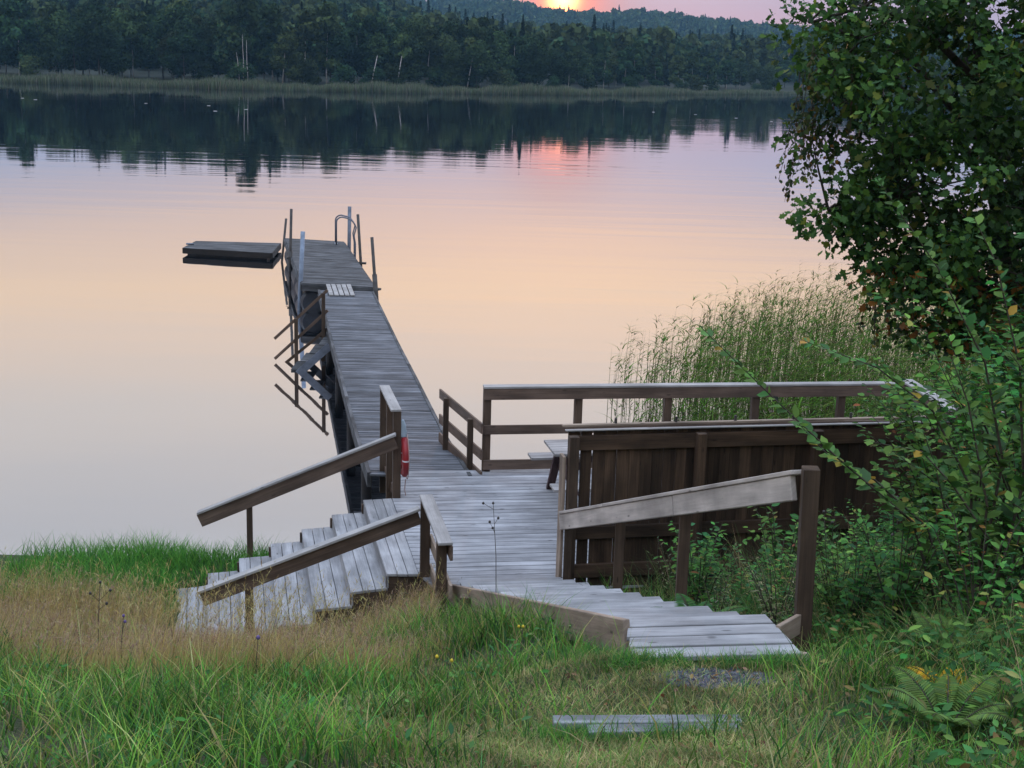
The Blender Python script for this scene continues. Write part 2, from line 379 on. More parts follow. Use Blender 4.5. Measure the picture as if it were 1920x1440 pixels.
# ------------------------------------------------------------------ foliage builders (numpy)
def rot_frames(nrm, rnd):
    n = nrm / np.maximum(np.linalg.norm(nrm, axis=1, keepdims=True), 1e-6)
    a = rnd - n * np.sum(rnd * n, 1, keepdims=True); a /= np.maximum(np.linalg.norm(a, axis=1, keepdims=True), 1e-6)
    return a, np.cross(n, a), n
def place_leaves(pos, axis, normal, size, cols, template, tfaces, wide=1.0):
    """template (k,3): x along the leaf, y across, z out of its plane"""
    a = axis / np.maximum(np.linalg.norm(axis, axis=1, keepdims=True), 1e-6)
    n = normal - a * np.sum(normal * a, 1, keepdims=True); n /= np.maximum(np.linalg.norm(n, axis=1, keepdims=True), 1e-6)
    s = np.cross(n, a)
    T = np.asarray(template, float); N = len(pos); k = len(T)
    sz = np.asarray(size).reshape(-1, 1, 1)
    V = pos[:, None, :] + sz * (a[:, None, :] * T[None, :, 0:1] + s[:, None, :] * T[None, :, 1:2] * wide + n[:, None, :] * T[None, :, 2:3])
    V = V.reshape(-1, 3); base = (np.arange(N) * k)
    F = []
    for f in tfaces:
        F.append(base[:, None] + np.asarray(f)[None, :])
    C = np.repeat(cols, k, 0)
    return V, F, C
def join(parts):
    Vs, Fs, Cs, n = [], {}, [], 0
    for V, F, C in parts:
        Vs.append(V); Cs.append(C)
        for f in F:
            if len(f): Fs.setdefault(f.shape[1], []).append(f + n)
        n += len(V)
    return np.concatenate(Vs), [np.concatenate(v) for v in Fs.values()], np.concatenate(Cs)
OVAL = [(0, 0, 0), (.25, .19, .05), (.6, .23, .04), (1, 0, -.06), (.6, -.23, .04), (.25, -.19, .05)]
OVAL_F = [(0, 1, 2, 3), (0, 3, 4, 5)]
LOBE = [(0, 0, 0), (.16, .16, .02), (.30, .12, 0), (.42, .34, .05), (.55, .2, 0), (.74, .3, .04), (.82, .12, 0), (1, 0, -.05), (.82, -.12, 0), (.74, -.3, .04), (.55, -.2, 0), (.42, -.34, .05), (.30, -.12, 0), (.16, -.16, .02)]
LOBE_F = [(0, 1, 2, 12, 13), (2, 3, 4, 10, 11, 12), (4, 5, 6, 8, 9, 10), (6, 7, 8)]
QUAD = [(-.5, -.35, 0), (.5, -.5, .12), (.55, .4, 0), (-.4, .5, .1)]
QUAD_F = [(0, 1, 2, 3)]

def blades(x, y, z, h, lean, width, cols, segs=3, tipcol=None, head=None):
    """grass blades: curved tapering strips; lean (n,2) horizontal tip shift"""
    n = len(x); ang = RNG.uniform(0, 2 * np.pi, n); sx, sy = np.cos(ang), np.sin(ang)
    rows = []; cc = []
    for k in range(segs + 1):
        t = k / segs
        cx = x + lean[:, 0] * t ** 1.8; cy = y + lean[:, 1] * t ** 1.8
        cz = z + h * (t - .25 * t ** 2 * np.clip(np.hypot(lean[:, 0], lean[:, 1]) / h, 0, 1.5))
        wk = width * (1 - t ** 1.5) if k < segs else width * 0
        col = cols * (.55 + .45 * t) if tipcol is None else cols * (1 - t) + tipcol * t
        if k < segs:
            rows.append(np.stack([cx - sx * wk / 2, cy - sy * wk / 2, cz], 1)); rows.append(np.stack([cx + sx * wk / 2, cy + sy * wk / 2, cz], 1)); cc += [col, col]
        else:
            rows.append(np.stack([cx, cy, cz], 1)); cc.append(col)
    V = np.stack(rows, 1).reshape(-1, 3); C = np.stack(cc, 1).reshape(-1, 3); m_ = 2 * segs + 1
    b0 = np.arange(n) * m_; F = []
    q = [np.stack([b0 + 2 * k, b0 + 2 * k + 1, b0 + 2 * k + 3, b0 + 2 * k + 2], 1) for k in range(segs - 1)]
    F.append(np.concatenate(q)); F.append(np.stack([b0 + 2 * segs - 2, b0 + 2 * segs - 1, b0 + 2 * segs], 1))
    return V, F, C
def jit(c, n, v=.25, hue=.12):
    c = np.asarray(c, float)[None, :] * (1 + RNG.normal(0, v, (n, 1)))
    c = c * (1 + RNG.normal(0, hue, (n, 3))); return np.clip(c, .002, .9)
def pal(n, colors, weights, v=.2, hue=.08):
    c = np.asarray(colors)[RNG.choice(len(colors), n, p=np.asarray(weights) / sum(weights))]
    return np.clip(c * (1 + RNG.normal(0, v, (n, 1))) * (1 + RNG.normal(0, hue, (n, 3))), .002, .9)

# ------------------------------------------------------------------ far woods
def crown_mesh(name, kind, h, w, seed, n=1500, cols=((.030, .048, .020),), qs=.62):
    rg = np.random.default_rng(seed); P, S, B = [], [], []
    if kind == 'spruce':
        t = rg.uniform(0, 1, n) ** .75; rad = (1 - t) * w * (.55 + .45 * np.abs(np.sin(t * 24 + seed)))
        a = rg.uniform(0, 2 * np.pi, n); r = rad * np.sqrt(rg.uniform(.15, 1, n))
        pos = np.stack([r * np.cos(a), r * np.sin(a), h * (.08 + .92 * t) - r * .25], 1)
        nr = np.stack([np.cos(a) * .5, np.sin(a) * .5, np.ones(n)], 1) + rg.normal(0, .3, (n, 3)); size = qs * (1.15 - .8 * t)
        br = rg.normal(1, .22, n)
    else:
        K = 17; ct = rg.uniform(.12 if kind == 'bush' else .22, 1, K)
        prof = np.sin(np.clip((ct - .05) * 1.02, 0, 1) * np.pi) ** .7 if kind != 'tall' else np.sin(np.clip(ct, 0, 1) * np.pi * .95) ** .55
        ca = rg.uniform(0, 2 * np.pi, K); cr = w * prof * rg.uniform(.35, .85, K)
        cc = np.stack([cr * np.cos(ca), cr * np.sin(ca), h * ct * .93], 1); rs = w * rg.uniform(.32, .58, K)
        pick = rg.integers(0, K, n); d = rg.normal(0, 1, (n, 3)); d /= np.linalg.norm(d, axis=1, keepdims=True)
        pos = cc[pick] + d * (rs[pick] * rg.uniform(.4, 1, n) ** .5)[:, None] * np.array([1, 1, .85]); nr = d + rg.normal(0, .28, (n, 3))
        size = qs * rg.uniform(.55, 1.1, n); cb = rg.normal(1, .32, K); br = cb[pick] * rg.normal(1, .07, n)
        pos[:, 2] = np.maximum(pos[:, 2], .1)
    ax = rg.normal(0, 1, (n, 3))
    col = np.asarray(cols)[rg.integers(0, len(cols), n)] * np.clip(br, .4, 1.8)[:, None]
    V, F, C = place_leaves(pos, ax, nr, size, col, QUAD, QUAD_F)
    return V, F, C
def trunk_mesh(name, h, r, mat, seed, stems=1):
    rg = random.Random(seed); mb = MB()
    for s in range(stems):
        x0 = (s - (stems - 1) / 2) * .9; lean = rg.uniform(-.06, .06) * h
        hh = h * (1 if stems == 1 else rg.uniform(.6, 1.05)); pts = [(x0 + lean * t * t + rg.uniform(-.12, .12), rg.uniform(-.1, .1), hh * t) for t in (0, .25, .5, .75, 1)]
        mb.tube(pts, [r, r * .85, r * .65, r * .45, r * .15], 7)
    o = mb.build(name, mat, smooth=True); me = o.data; bpy.data.objects.remove(o); return me
GREENS = [(.030, .062, .026), (.040, .075, .028), (.022, .050, .028)]
OLIVE = [(.058, .088, .030), (.048, .078, .030), (.038, .066, .028)]
DARKG = [(.009, .022, .018), (.011, .026, .019)]
KIND = {}
def kind_def(key, ck, h, w, seed, cols, n, trunk_h, tr, bark, qs=.62, stems=1):
    V, F, C = crown_mesh(key, ck, h, w, seed, n, cols, qs)
    KIND[key] = (np_mesh(key + '_crown', V, F, C, LEAF_FAR, link=False), trunk_mesh(key + '_trunk', trunk_h, tr, bark, seed, stems), h)
for i in range(3):
    kind_def('birch%d' % i, 'tall', 15.5, 3.5, 20 + i, [GREENS, OLIVE, GREENS][i], 2600, 11, .16, BIRCHBARK)
    kind_def('leafy%d' % i, 'round', 14.0, 4.9, 40 + i, [OLIVE, GREENS, OLIVE][i], 2900, 8, .2, BARK, .55)
    kind_def('spruce%d' % i, 'spruce', 17.5, 2.7, 60 + i, DARKG, 1500, 12, .18, BARK, .8)
    kind_def('bush%d' % i, 'bush', 6.5, 3.9, 80 + i, [GREENS, OLIVE, GREENS][i], 1300, 3, .12, BARK, .5)
LAB = {'birch': ('birch_tree', 'slender green birch in the dark wood along the far shore', 'birch tree'),
       'leafy': ('broadleaf_tree', 'round-crowned olive green tree in the wood along the far shore', 'tree'),
       'spruce': ('spruce_tree', 'dark pointed spruce rising among the birches on the far shore', 'spruce tree'),
       'bush': ('willow_bush', 'low rounded bush behind the reed belt on the far shore', 'bush')}
def far_tree(key, x, y, sc, rz, label=None, sz=None):
    k = key[:-1]; nm, lb, cat = LAB[k]; crown, trunk, h = KIND[key]
    t = thing(nm, (x, y, float(hill(x, y)) - .2), label or lb, cat, {'birch': 'birches on the far shore', 'leafy': 'broadleaf trees on the far shore', 'spruce': 'spruces on the far shore', 'bush': 'bushes on the far shore'}[k])
    if label: del t['group']
    t.rotation_euler = (0, 0, rz); t.scale = (sc, sc, sz or sc)
    for n_, me in (('crown', crown), ('trunk', trunk)):
        o = bpy.data.objects.new(n_, me); COL.objects.link(o); o.parent = t
    return t
rt_ = random.Random(5)
def hfac(x):   # the wood gets lower towards the right
    return float(np.interp(x, [-110, -60, -25, 0, 7, 17, 22, 45, 90, 160], [.92, .90, .90, .82, .66, .56, .58, .6, .56, .6]))
x = -112.0
while x < 150:
    st_ = 3.4 if x < 25 else 5.2
    for row, (off, kinds) in enumerate([(19, ['bush', 'bush', 'leafy', 'bush']), (26, ['birch', 'leafy', 'birch', 'leafy']), (35, ['birch', 'spruce', 'leafy', 'leafy', 'birch', 'leafy'])]):
        if row == 0 and rt_.random() < .35: continue
        if row == 1 and rt_.random() < .12: continue
        k = rt_.choice(kinds); xx = x + rt_.uniform(-1.6, 1.6); yy = shore(xx) + off + rt_.uniform(-2.5, 2.5)
        sc = hfac(xx) * rt_.uniform(.82, 1.12) * (1 if row else .85)
        far_tree(k + str(rt_.randrange(3)), xx, yy, sc, rt_.uniform(0, 6.28), sz=sc * rt_.uniform(.9, 1.12))
    x += st_ * rt_.uniform(.8, 1.2)
for (px_, dx) in ((-47.5, 0),):
    kd = trunk_mesh('white_birch_trunk', 9.0, .12, BIRCHBARK, 91, 3)
    t = thing('birch_tree', (-51.3, shore(-51.3) + 17.0, .3), 'birch with three pale white stems standing out at the edge of the dark wood', 'birch tree')
    for n_, me in (('crown', KIND['birch1'][0]), ('trunk', kd)):
        o = bpy.data.objects.new(n_, me); COL.objects.link(o); o.parent = t
    t.scale = (.9, .9, 1.0); t.children[0].location = (0, 3, 2.5)
for ib, (x_, ln) in enumerate(((-38.0, .5), (-24.3, 1.2), (-20.2, .9), (-9.0, 1.0))):
    mb = MB(); x_ *= 1.16; y_ = shore(x_) + 17
    mb.tube([(x_, y_, .5), (x_ + ln * .4, y_, 3.2), (x_ + ln, y_, 6.5)], [.13, .10, .05], 7)
    V, F, C = crown_mesh('c', 'round', 5.5, 2.0, int(200 - x_ * 3), 700, OLIVE, .5)
    t = thing('birch_tree', (x_, y_, .5), {0: 'small birch with a thin pale stem right of the three-stemmed birch', 1: 'leaning pale birch stem before the dark wood, left of two others', 2: 'leaning pale birch stem at the middle of the far shore', 3: 'thin leaning birch near the right end of the dark wood'}[ib], 'birch tree')
    mb.build('trunk', BIRCHBARK, t, smooth=True)
    o = np_mesh('crown', V + np.array([ln, 2, 4.5]), F, C, LEAF_FAR); o.parent = t

# wooded hillside behind: nobody could count it
rg = np.random.default_rng(3); protos = []
for i in range(5):
    protos.append(crown_mesh('p', ['round', 'tall', 'spruce', 'round', 'spruce'][i], [11, 13, 15, 10, 13][i], [4.0, 3.2, 2.6, 4.2, 2.4][i], 300 + i, 260, [GREENS, OLIVE, DARKG, GREENS, DARKG][i], 1.35))
parts = []
Nn = 2600
hx = rg.uniform(-150, 230, Nn); hs = 44 + 320 * rg.uniform(0, 1, Nn) ** .8
for i in range(Nn):
    y_ = shore(hx[i]) + hs[i]
    if abs(hx[i] / y_) > .42: continue
    V, F, C = protos[rg.choice(5, p=[.34, .24, .08, .28, .06])]
    a = rg.uniform(0, 6.28); s_ = rg.uniform(.75, 1.2); c_, sn_ = math.cos(a) * s_, math.sin(a) * s_
    V2 = np.stack([V[:, 0] * c_ - V[:, 1] * sn_, V[:, 0] * sn_ + V[:, 1] * c_, V[:, 2] * s_], 1) + np.array([hx[i], y_, float(hill(hx[i], y_)) - .3])
    parts.append((V2, F, C * rg.uniform(.75, 1.25)))
V, F, C = join(parts)
tag(np_mesh('hillside_wood', V, F, C, LEAF_FAR), 'hazy wooded hillside rising behind the shore trees below the sun', 'wood', kind='stuff')

# distant ridge under the sun
RY = 1300.0
def ridge(x):
    px = 960 + x / RY * FPX
    el = (np.interp(px, [200, 500, 760, 940, 1000, 1060, 1170, 1300, 1400, 1500, 1900], [-25, -20, 0, 6, 19, 26, 23, 38, 48, 54, 60]))
    return CAMZ + (HYPX + ROLL * (px - 960) - el) / FPX * RY - 11.0
gx, gs = np.meshgrid(np.linspace(-500, 600, 111), np.linspace(-420, 200, 16)); gz = ridge(gx) * sst(-420, -20, gs) - 1 - 20 * sst(20, 200, gs)
idx = np.arange(gx.size).reshape(gx.shape)
tag(np_mesh('hills', np.stack([gx.ravel(), (RY + gs).ravel(), gz.ravel()], 1), [np.stack([idx[:-1, :-1], idx[:-1, 1:], idx[1:, 1:], idx[1:, :-1]], -1).reshape(-1, 4)], None, bpy.data.materials['forest_floor'], smooth=True), kind='structure')
protos = [crown_mesh('q', ['round', 'tall', 'spruce', 'round'][i], [11, 12.5, 14, 10][i], [4.4, 3.4, 2.6, 4.8][i], 400 + i, 130, [GREENS, OLIVE, DARKG, GREENS][i], 2.0) for i in range(4)]
parts = []
for i in range(2600):
    x_ = rg.uniform(-330, 420); s_ = -330 * rg.uniform(0, 1) ** 1.6 + 20
    z_ = float(ridge(x_)) * float(sst(-420, -20, s_)) - 1.5
    V, F, C = protos[rg.choice(4, p=[.36, .28, .1, .26])]; a = rg.uniform(0, 6.28); k_ = rg.uniform(.7, 1.12); c_, sn_ = math.cos(a) * k_, math.sin(a) * k_
    parts.append((np.stack([V[:, 0] * c_ - V[:, 1] * sn_, V[:, 0] * sn_ + V[:, 1] * c_, V[:, 2] * k_], 1) + np.array([x_, RY + s_, z_]), F, C * rg.uniform(.75, 1.25)))
V, F, C = join(parts)
tag(np_mesh('ridge_wood', V, F, C, LEAF_FAR), 'distant blue wooded ridge directly under the setting sun', 'wood', kind='stuff')

# far reed belt
n = 60000; rx = RNG.uniform(-125, 170, n); dep = 19 * RNG.uniform(0, 1, n) ** 1.1 * (1 + .25 * np.sin(rx * .25)) ; ryy = shore(rx) + dep + 1.2 * np.sin(rx * .4)
hh_ = RNG.uniform(1.1, 2.2, n) * (.85 + .12 * np.sin(rx * .9) + .18 * np.sin(rx * .23 + 1)) * (1 - .40 * sst(10, 60, rx))
V, F, C = blades(rx, ryy, np.full(n, -.05), hh_, RNG.normal(0, .25, (n, 2)), RNG.uniform(.08, .2, n), pal(n, [(.12, .145, .09), (.155, .165, .115), (.08, .11, .065)], [4, 3, 2]), 2)
tag(np_mesh('far_reed_belt', V, F, C, REEDM), 'pale grey-green belt of reeds along the far shore', 'reeds', kind='stuff')
# floating leaves on the far water
for i, (x_, y_) in enumerate([(-62, 176), (-59, 172), (-45, 170), (-37, 168), (-33, 153), (-31, 160), (18, 190), (23, 185), (27, 176), (36, 178), (30, 168), (52, 182)]):
    mb = MB(); k = 10; rr_ = random.uniform(.14, .26)
    vs_ = [(x_ + rr_ * math.cos(t * 6.283 / k) * random.uniform(.8, 1.1), y_ + rr_ * math.sin(t * 6.283 / k), .03) for t in range(k)]
    mb.add(vs_ + [(a, b_, .0) for a, b_, c in vs_], [tuple(range(k))] + [(j, k + j, k + (j + 1) % k, (j + 1) % k) for j in range(k)], [(0, 0, 0)] * (2 * k))
    tag(mb.build('lily_leaf', WHITE), 'small pale leaf afloat on the dark far water', 'lily leaf', 'lily leaves afloat on the lake')

# ------------------------------------------------------------------ deck
TH = R(8.5); U = Vector((math.cos(TH), math.sin(TH), 0)); Vd = Vector((-math.sin(TH), math.cos(TH), 0))
FANG = R(11.3); FU = Vector((math.cos(FANG), math.sin(FANG), 0)); FV = Vector((-math.sin(FANG), math.cos(FANG), 0))
DZ = 1.0
POLY = [(-.60, 12.88), (-.90, 13.40), (-1.40, 15.89), (-1.44, 17.02), (5.30, 18.02), (5.44, 16.55), (9.0, 17.1), (9.0, 14.85), (.56, 13.12), (.54, 13.04)]
def clip_line(o, d, poly):
    ts = []
    for i in range(len(poly)):
        a = Vector((*poly[i], 0)); b_ = Vector((*poly[(i + 1) % len(poly)], 0)); e = b_ - a
        den = d.x * e.y - d.y * e.x
        if abs(den) < 1e-9: continue
        q = a - o; t = (q.x * e.y - q.y * e.x) / den; s_ = (q.x * d.y - q.y * d.x) / den
        if 0 <= s_ < 1: ts.append(t)
    return sorted(ts)
deck = thing('wooden_deck', (.2, 15, 0), 'pale weathered board deck at the water between the stairs and the dark fence', 'deck')
mb = MB(); pitch_b = .1245; o0 = Vector((-.6, 12.88, 0))
base_off = 0.0
for k in range(-12, 60):
    e0 = o0 + Vd * (k * pitch_b + .004); e1 = o0 + Vd * (k * pitch_b + .1150)
    t0, t1 = clip_line(e0, U, POLY), clip_line(e1, U, POLY)
    if len(t0) != len(t1) or len(t0) < 2:
        t0 = t1 = (t0 if len(t0) in (2, 4) else t1)
    for j in range(0, len(t0) - 1, 2):
        A, B, Cc, D = e0 + U * t0[j], e0 + U * t0[j + 1], e1 + U * t1[j + 1], e1 + U * t1[j]
        mb.plank([A.to_2d(), B.to_2d(), Cc.to_2d(), D.to_2d()], DZ + random.uniform(-.0015, .0015), .028)
mb.build('deck_boards', W_DECK, deck, bevel=.004)
mb = MB()
def edge_board(mb, a, b, z0, z1, th=.045):
    a, b = Vector(a), Vector(b); mb.beam((a.x, a.y, (z0 + z1) / 2), (b.x, b.y, (z0 + z1) / 2), th, z1 - z0)
edge_board(mb, (-1.36, 15.87), (-1.40, 17.0), .78, .969)
edge_board(mb, (-1.38, 16.98), (5.26, 17.98), .78, .969)
edge_board(mb, (-.56, 12.93), (.50, 13.09), .78, .969)
for k in range(7):
    a = Vector((-1.0, 13.4, 0)) + Vd * (.55 * k); edge_board(mb, a + U * (.25 + .02 * k), a + U * 5.8, .80, .968)
mb.build('deck_frame', W_DARK, deck)
for p in [(-1.32, 16.9), (-.3, 17.1), (.9, 17.25), (2.1, 17.42), (3.3, 17.6), (4.5, 17.78), (5.2, 17.9), (-1.3, 15.95), (-.55, 13.0), (.45, 13.15)]:
    MB().beam((p[0], p[1], -.9), (p[0], p[1], .775), .12, .12, (0, 1, 0)).build('support_post', W_DARK, deck)

# ------------------------------------------------------------------ left staircase
TR = [((-1.23, 13.38), (-1.74, 15.79)), ((-1.58, 13.24), (-2.10, 15.67)), ((-1.94, 13.12), (-2.44, 15.55)), ((-2.29, 13.01), (-2.79, 15.44)), ((-2.63, 12.94), (-3.14, 15.32)), ((-2.97, 12.86), (-3.48, 15.20)), ((-3.29, 12.80), (-3.82, 15.06))]
stair = thing('wooden_staircase', (-2.3, 14.3, 0), 'wide flight of pale plank steps going down from the deck to the left', 'staircase')
rise = .15
for i, (n_, f_) in enumerate(TR):
    z = DZ - rise * i
    pn, pf = ((-.90, 13.40), (-1.405, 15.89)) if i == 0 else (TR[i - 1][0], TR[i - 1][1])
    pn, pf, n2_, f2_ = Vector(pn), Vector(pf), Vector(n_), Vector(f_)
    if i:
        pn = pn + (n2_ - pn) * -.05; pf = pf + (f2_ - pf) * -.05
    mb = MB()
    for q in range(3):
        a0, a1 = q / 3 + .008, (q + 1) / 3 - .008
        A, B = pn.lerp(n2_, a0), pf.lerp(f2_, a0); Cc, D = pf.lerp(f2_, a1), pn.lerp(n2_, a1)
        mb.plank([A, B, Cc, D], z + (.003 if i == 0 else 0) + random.uniform(-.002, .002), .03)
    mb.build('tread', W_STEP, stair, bevel=.004)
    if i < 6:
        a = n2_.lerp(pn, .04); c = f2_.lerp(pf, .04)
        MB().beam((a.x, a.y, z - .032 - .06), (c.x, c.y, z - .032 - .06), .02, .117).build('riser', W_STEP, stair)
for e, nm in ((0, 'n'), (1, 'f')):
    mb = MB()
    for i, pr in enumerate(TR[:6]):
        a = Vector(pr[e]); b_ = Vector(TR[i - 1][e]) if i else Vector(((-.90, 13.42), (-1.40, 15.87))[e])
        ins = .035 if e == 0 else -.035
        z = DZ - rise * i - .034
        mb.beam((a.x - .01, a.y + ins, z - .09), (b_.x + .03, b_.y + ins, z - .09), .045, .175)
    mb.build('stringer', W_POST, stair)

# railings beside the stairs -------------------------------------------------
def vpost(root, x, y, z0, z1, s=.095, mat=None, ang=TH, s2=None):
    d = Vector((math.cos(ang), math.sin(ang), 0))
    return MB().beam((x, y, z0), (x, y, z1), s, s2 or s, d).build('post', mat or W_POST, root, bevel=.004)
# far handrail
t = thing('handrail', (-2.5, 15.8, .3), 'sloping brown handrail on the lake side of the left stairs, on one thin post', 'handrail')
MB().beam((-1.36, 15.86, 1.715), (-3.68, 15.72, .715), .045, .165).build('rail', W_RAIL, t, bevel=.005)
MB().beam((-1.36, 15.85, 1.812), (-3.70, 15.71, .812), .10, .028).build('rail_cap', W_CAP, t, bevel=.004)
vpost(t, -3.10, 15.81, .05, .98, .07)
# near handrail
t = thing('handrail', (-1.9, 13.0, .3), 'sloping brown handrail on the near side of the left stairs, dry grass at its foot', 'handrail')
MB().beam((-.90, 13.38, 1.63), (-3.00, 12.83, .90), .045, .15).build('rail', W_RAIL, t, bevel=.005)
MB().beam((-.90, 13.37, 1.722), (-3.05, 12.81, .978), .10, .028).build('rail_cap', W_CAP, t, bevel=.004)
vpost(t, -2.56, 12.97, -.05, .98, .08)
# short railing at the near deck corner
t = thing('short_railing', (-.7, 12.8, .9), 'short grey-capped railing at the near left corner of the deck', 'railing')
A, B = Vector((-.84, 13.43, 0)), Vector((-.565, 12.0, 0))
MB().beam((A.x, A.y, 1.838), (B.x, B.y, 1.838), .135, .028).build('rail_cap', W_CAP, t, bevel=.004)
sd_ = Vector((.055, .01, 0))
for z in (1.74, 1.36, 1.04):
    MB().beam((A.x + sd_.x, A.y + .01, z), (B.x + sd_.x, B.y + .02, z), .028, .14).build('rail', W_SIDE if z < 1.7 else W_RAIL, t, bevel=.004)
vpost(t, -.84, 13.37, .55, 1.82); vpost(t, -.61, 12.17, .75, 1.82)
MB().beam((-.60, 12.60, .88), (-.53, 12.0, 1.10), .03, .12).build('brace_board', W_SIDE, t, bevel=.004)
# railing between jetty and stairs
t = thing('short_railing', (-1.5, 16.5, 1), 'narrow grey-capped railing with close posts where the stairs and jetty meet', 'railing')
A, B = Vector((-1.62, 17.14, 0)), Vector((-1.36, 15.90, 0))
MB().beam((A.x, A.y, 2.086), (B.x, B.y, 2.086), .128, .028).build('rail_cap', W_CAP, t, bevel=.004)
vpost(t, -1.355, 15.96, .70, 2.07); vpost(t, -1.475, 16.42, .70, 2.07); vpost(t, -1.62, 17.08, .70, 2.07)
MB().beam((-1.60, 17.10, 1.0), (-1.43, 16.3, 1.0), .03, .12).build('kick_board', W_RAIL, t)
# lifebuoy hanging on that railing
t = thing('lifebuoy', (-1.27, 15.93, 1.5), 'red lifebuoy with pale bands hanging edge-on on the railing post', 'lifebuoy')
axd = Vector((.98, .18, 0)); cB = (-1.262, 15.93, 1.52)
for k in range(4):
    a = k * math.pi / 2 + .75
    MB().torus(cB, axd, .195, .054, 10, 12, a + .07, a + math.pi / 2 - .0).build('ring_section', RED, t, smooth=True)
    MB().torus(cB, axd, .195, .0545, 4, 12, a, a + .07).build('band', WHITE, t, smooth=True)
mb = MB(); pts = []
for k in range(25):
    a = k / 24 * 2 * math.pi; rr_ = .258 + .014 * abs(math.sin(a * 2))
    e = axd.orthogonal().normalized(); f = axd.cross(e)
    pts.append(Vector(cB) + (e * math.cos(a) + f * math.sin(a)) * rr_ + axd * .03)
mb.tube(pts, .005, 6); mb.tube([(-1.24, 15.88, 1.25), (-1.25, 15.88, 1.12), (-1.235, 15.87, 1.05)], .006, 5)
mb.build('grab_rope', ROPE, t)
MB().tube([(-1.268, 15.93, 1.76), (-1.272, 15.93, 1.90), (-1.285, 15.93, 1.97)], [.040, .030, .018], 8).build('holder_plate', PALE, t, bevel=.008)

# ------------------------------------------------------------------ jetty
def jz(y): return float(np.interp(y, [16.9, 17.6, 18.2, 19.3, 21, 23, 26, 32.6], [1.0, .965, .92, .86, .835, .82, .77, .76]))
def jr(y): return -.555 - .1842 * (y - 17.1)
def jl(y): return -1.80 - .1835 * (y - 17.1)
jetty = thing('jetty', (-2.6, 24.5, 0), 'long grey plank jetty running out from the deck, dipping at its near end', 'jetty')
mb = MB(); y = 16.95; k = 0
sl_ = .13
while y < 32.35:
    wv = .098
    if k in (34, 62, 90, 118): y += .03
    y1 = y + wv
    mb.plank([(jl(y), y - sl_ * .6, jz(y) + random.uniform(-.004, .004)), (jr(y), y + sl_ * .6 - .1, jz(y)), (jr(y1), y1 + sl_ * .6 - .1, jz(y1)), (jl(y1), y1 - sl_ * .6, jz(y1) + random.uniform(-.004, .004))], 0, .03)
    y = y1 + random.choice((.012, .016, .022)); k += 1
mb.build('deck_boards', W_JETTY, jetty, bevel=.003)
for e, fn in ((0, jl), (1, jr)):
    mb = MB(); seg = list(np.linspace(16.9, 32.4, 24))
    for a, b_ in zip(seg[:-1], seg[1:]):
        q = -.02 if e == 0 else .02
        mb.beam((fn(a) + q, a, jz(a) - .085), (fn(b_) + q, b_ + .01, jz(b_) - .085), .05, .19)
    mb.build('edge_beam', W_PONT, jetty)
for yy in (19.2, 22.6, 26.3, 30.0, 32.2):
    for fn, q in ((jl, .12), (jr, -.12)):
        xx = fn(yy) + q; MB().tube([(xx, yy, -1.2), (xx, yy, jz(yy) - .04)], .075, 10).build('pile', W_DARK, jetty, smooth=True)
    MB().beam((jl(yy) + .05, yy + .08, jz(yy) - .26), (jr(yy) - .05, yy + .08, jz(yy) - .26), .07, .16).build('cross_beam', W_DARK, jetty)
# railing on the right edge of the jetty
t = thing('jetty_railing', (-.7, 17.9, .9), 'three-board brown railing on the right edge of the jetty beside the deck', 'railing')
A, B = Vector((-1.00, 18.85, 0)), Vector((-.36, 16.98, 0)); dv = (B - A).normalized()
for z0, z1 in ((1.60, 1.605), (1.24, 1.26), (.97, .97)):
    MB().beam((A.x, A.y, z0), (B.x, B.y, z1), .03, .135).build('rail', W_RAIL, t, bevel=.004)
for q in (.22, .80):
    p = A.lerp(B, q) + Vector((-.035, -.01, 0)); vpost(t, p.x, p.y, .62, 1.64, .075)

# ------------------------------------------------------------------ pontoon at the end
pont = thing('floating_pontoon', (-5.2, 37.3, 0), 'wide grey board pontoon at the far end of the jetty', 'pontoon')
PA, PB, PC, PD = Vector((-5.18, 33.40)), Vector((-3.36, 33.14)), Vector((-5.16, 41.45)), Vector((-7.01, 41.89))
mb = MB(); N = 66
for i in range(N):
    a0, a1 = i / N + .0012, (i + 1) / N - .0012
    L0, L1, R0_, R1_ = PA.lerp(PD, a0), PA.lerp(PD, a1), PB.lerp(PC, a0), PB.lerp(PC, a1)
    mb.plank([L0, R0_, R1_, L1], .75 + random.uniform(-.003, .003), .03)
mb.build('deck_boards', W_PONT, pont, bevel=.003)
mb = MB()
for a, b_ in ((PA, PB), (PB, PC), (PC, PD), (PD, PA)):
    mb.beam((a.x, a.y, .645), (b_.x, b_.y, .645), .06, .15)
mb.build('frame', W_PONT, pont)
for s_ in (.16, .84):
    for a, b_ in ((.02, .30), (.36, .64), (.70, .98)):
        p, q = PA.lerp(PB, s_).lerp(PD.lerp(PC, s_), a), PA.lerp(PB, s_).lerp(PD.lerp(PC, s_), b_)
        MB().tube([(p.x, p.y, .24), (p.x + (q.x - p.x) * .04, p.y + (q.y - p.y) * .04, .24), (q.x, q.y, .24)], [.26, .31, .31], 18).build('float', FLOAT_M, pont, smooth=False)
for (x_, y_, x2, y2) in ((-5.32, 33.85, -5.15, 33.85), (-6.30, 38, -6.1, 38.0), (-4.05, 37.4, -4.3, 37.4), (-3.25, 33.1, -3.45, 33.2)):
    MB().beam((x_, y_, .70), (x2, y2, .70), .12, .05).build('bracket', STEEL_D, pont)
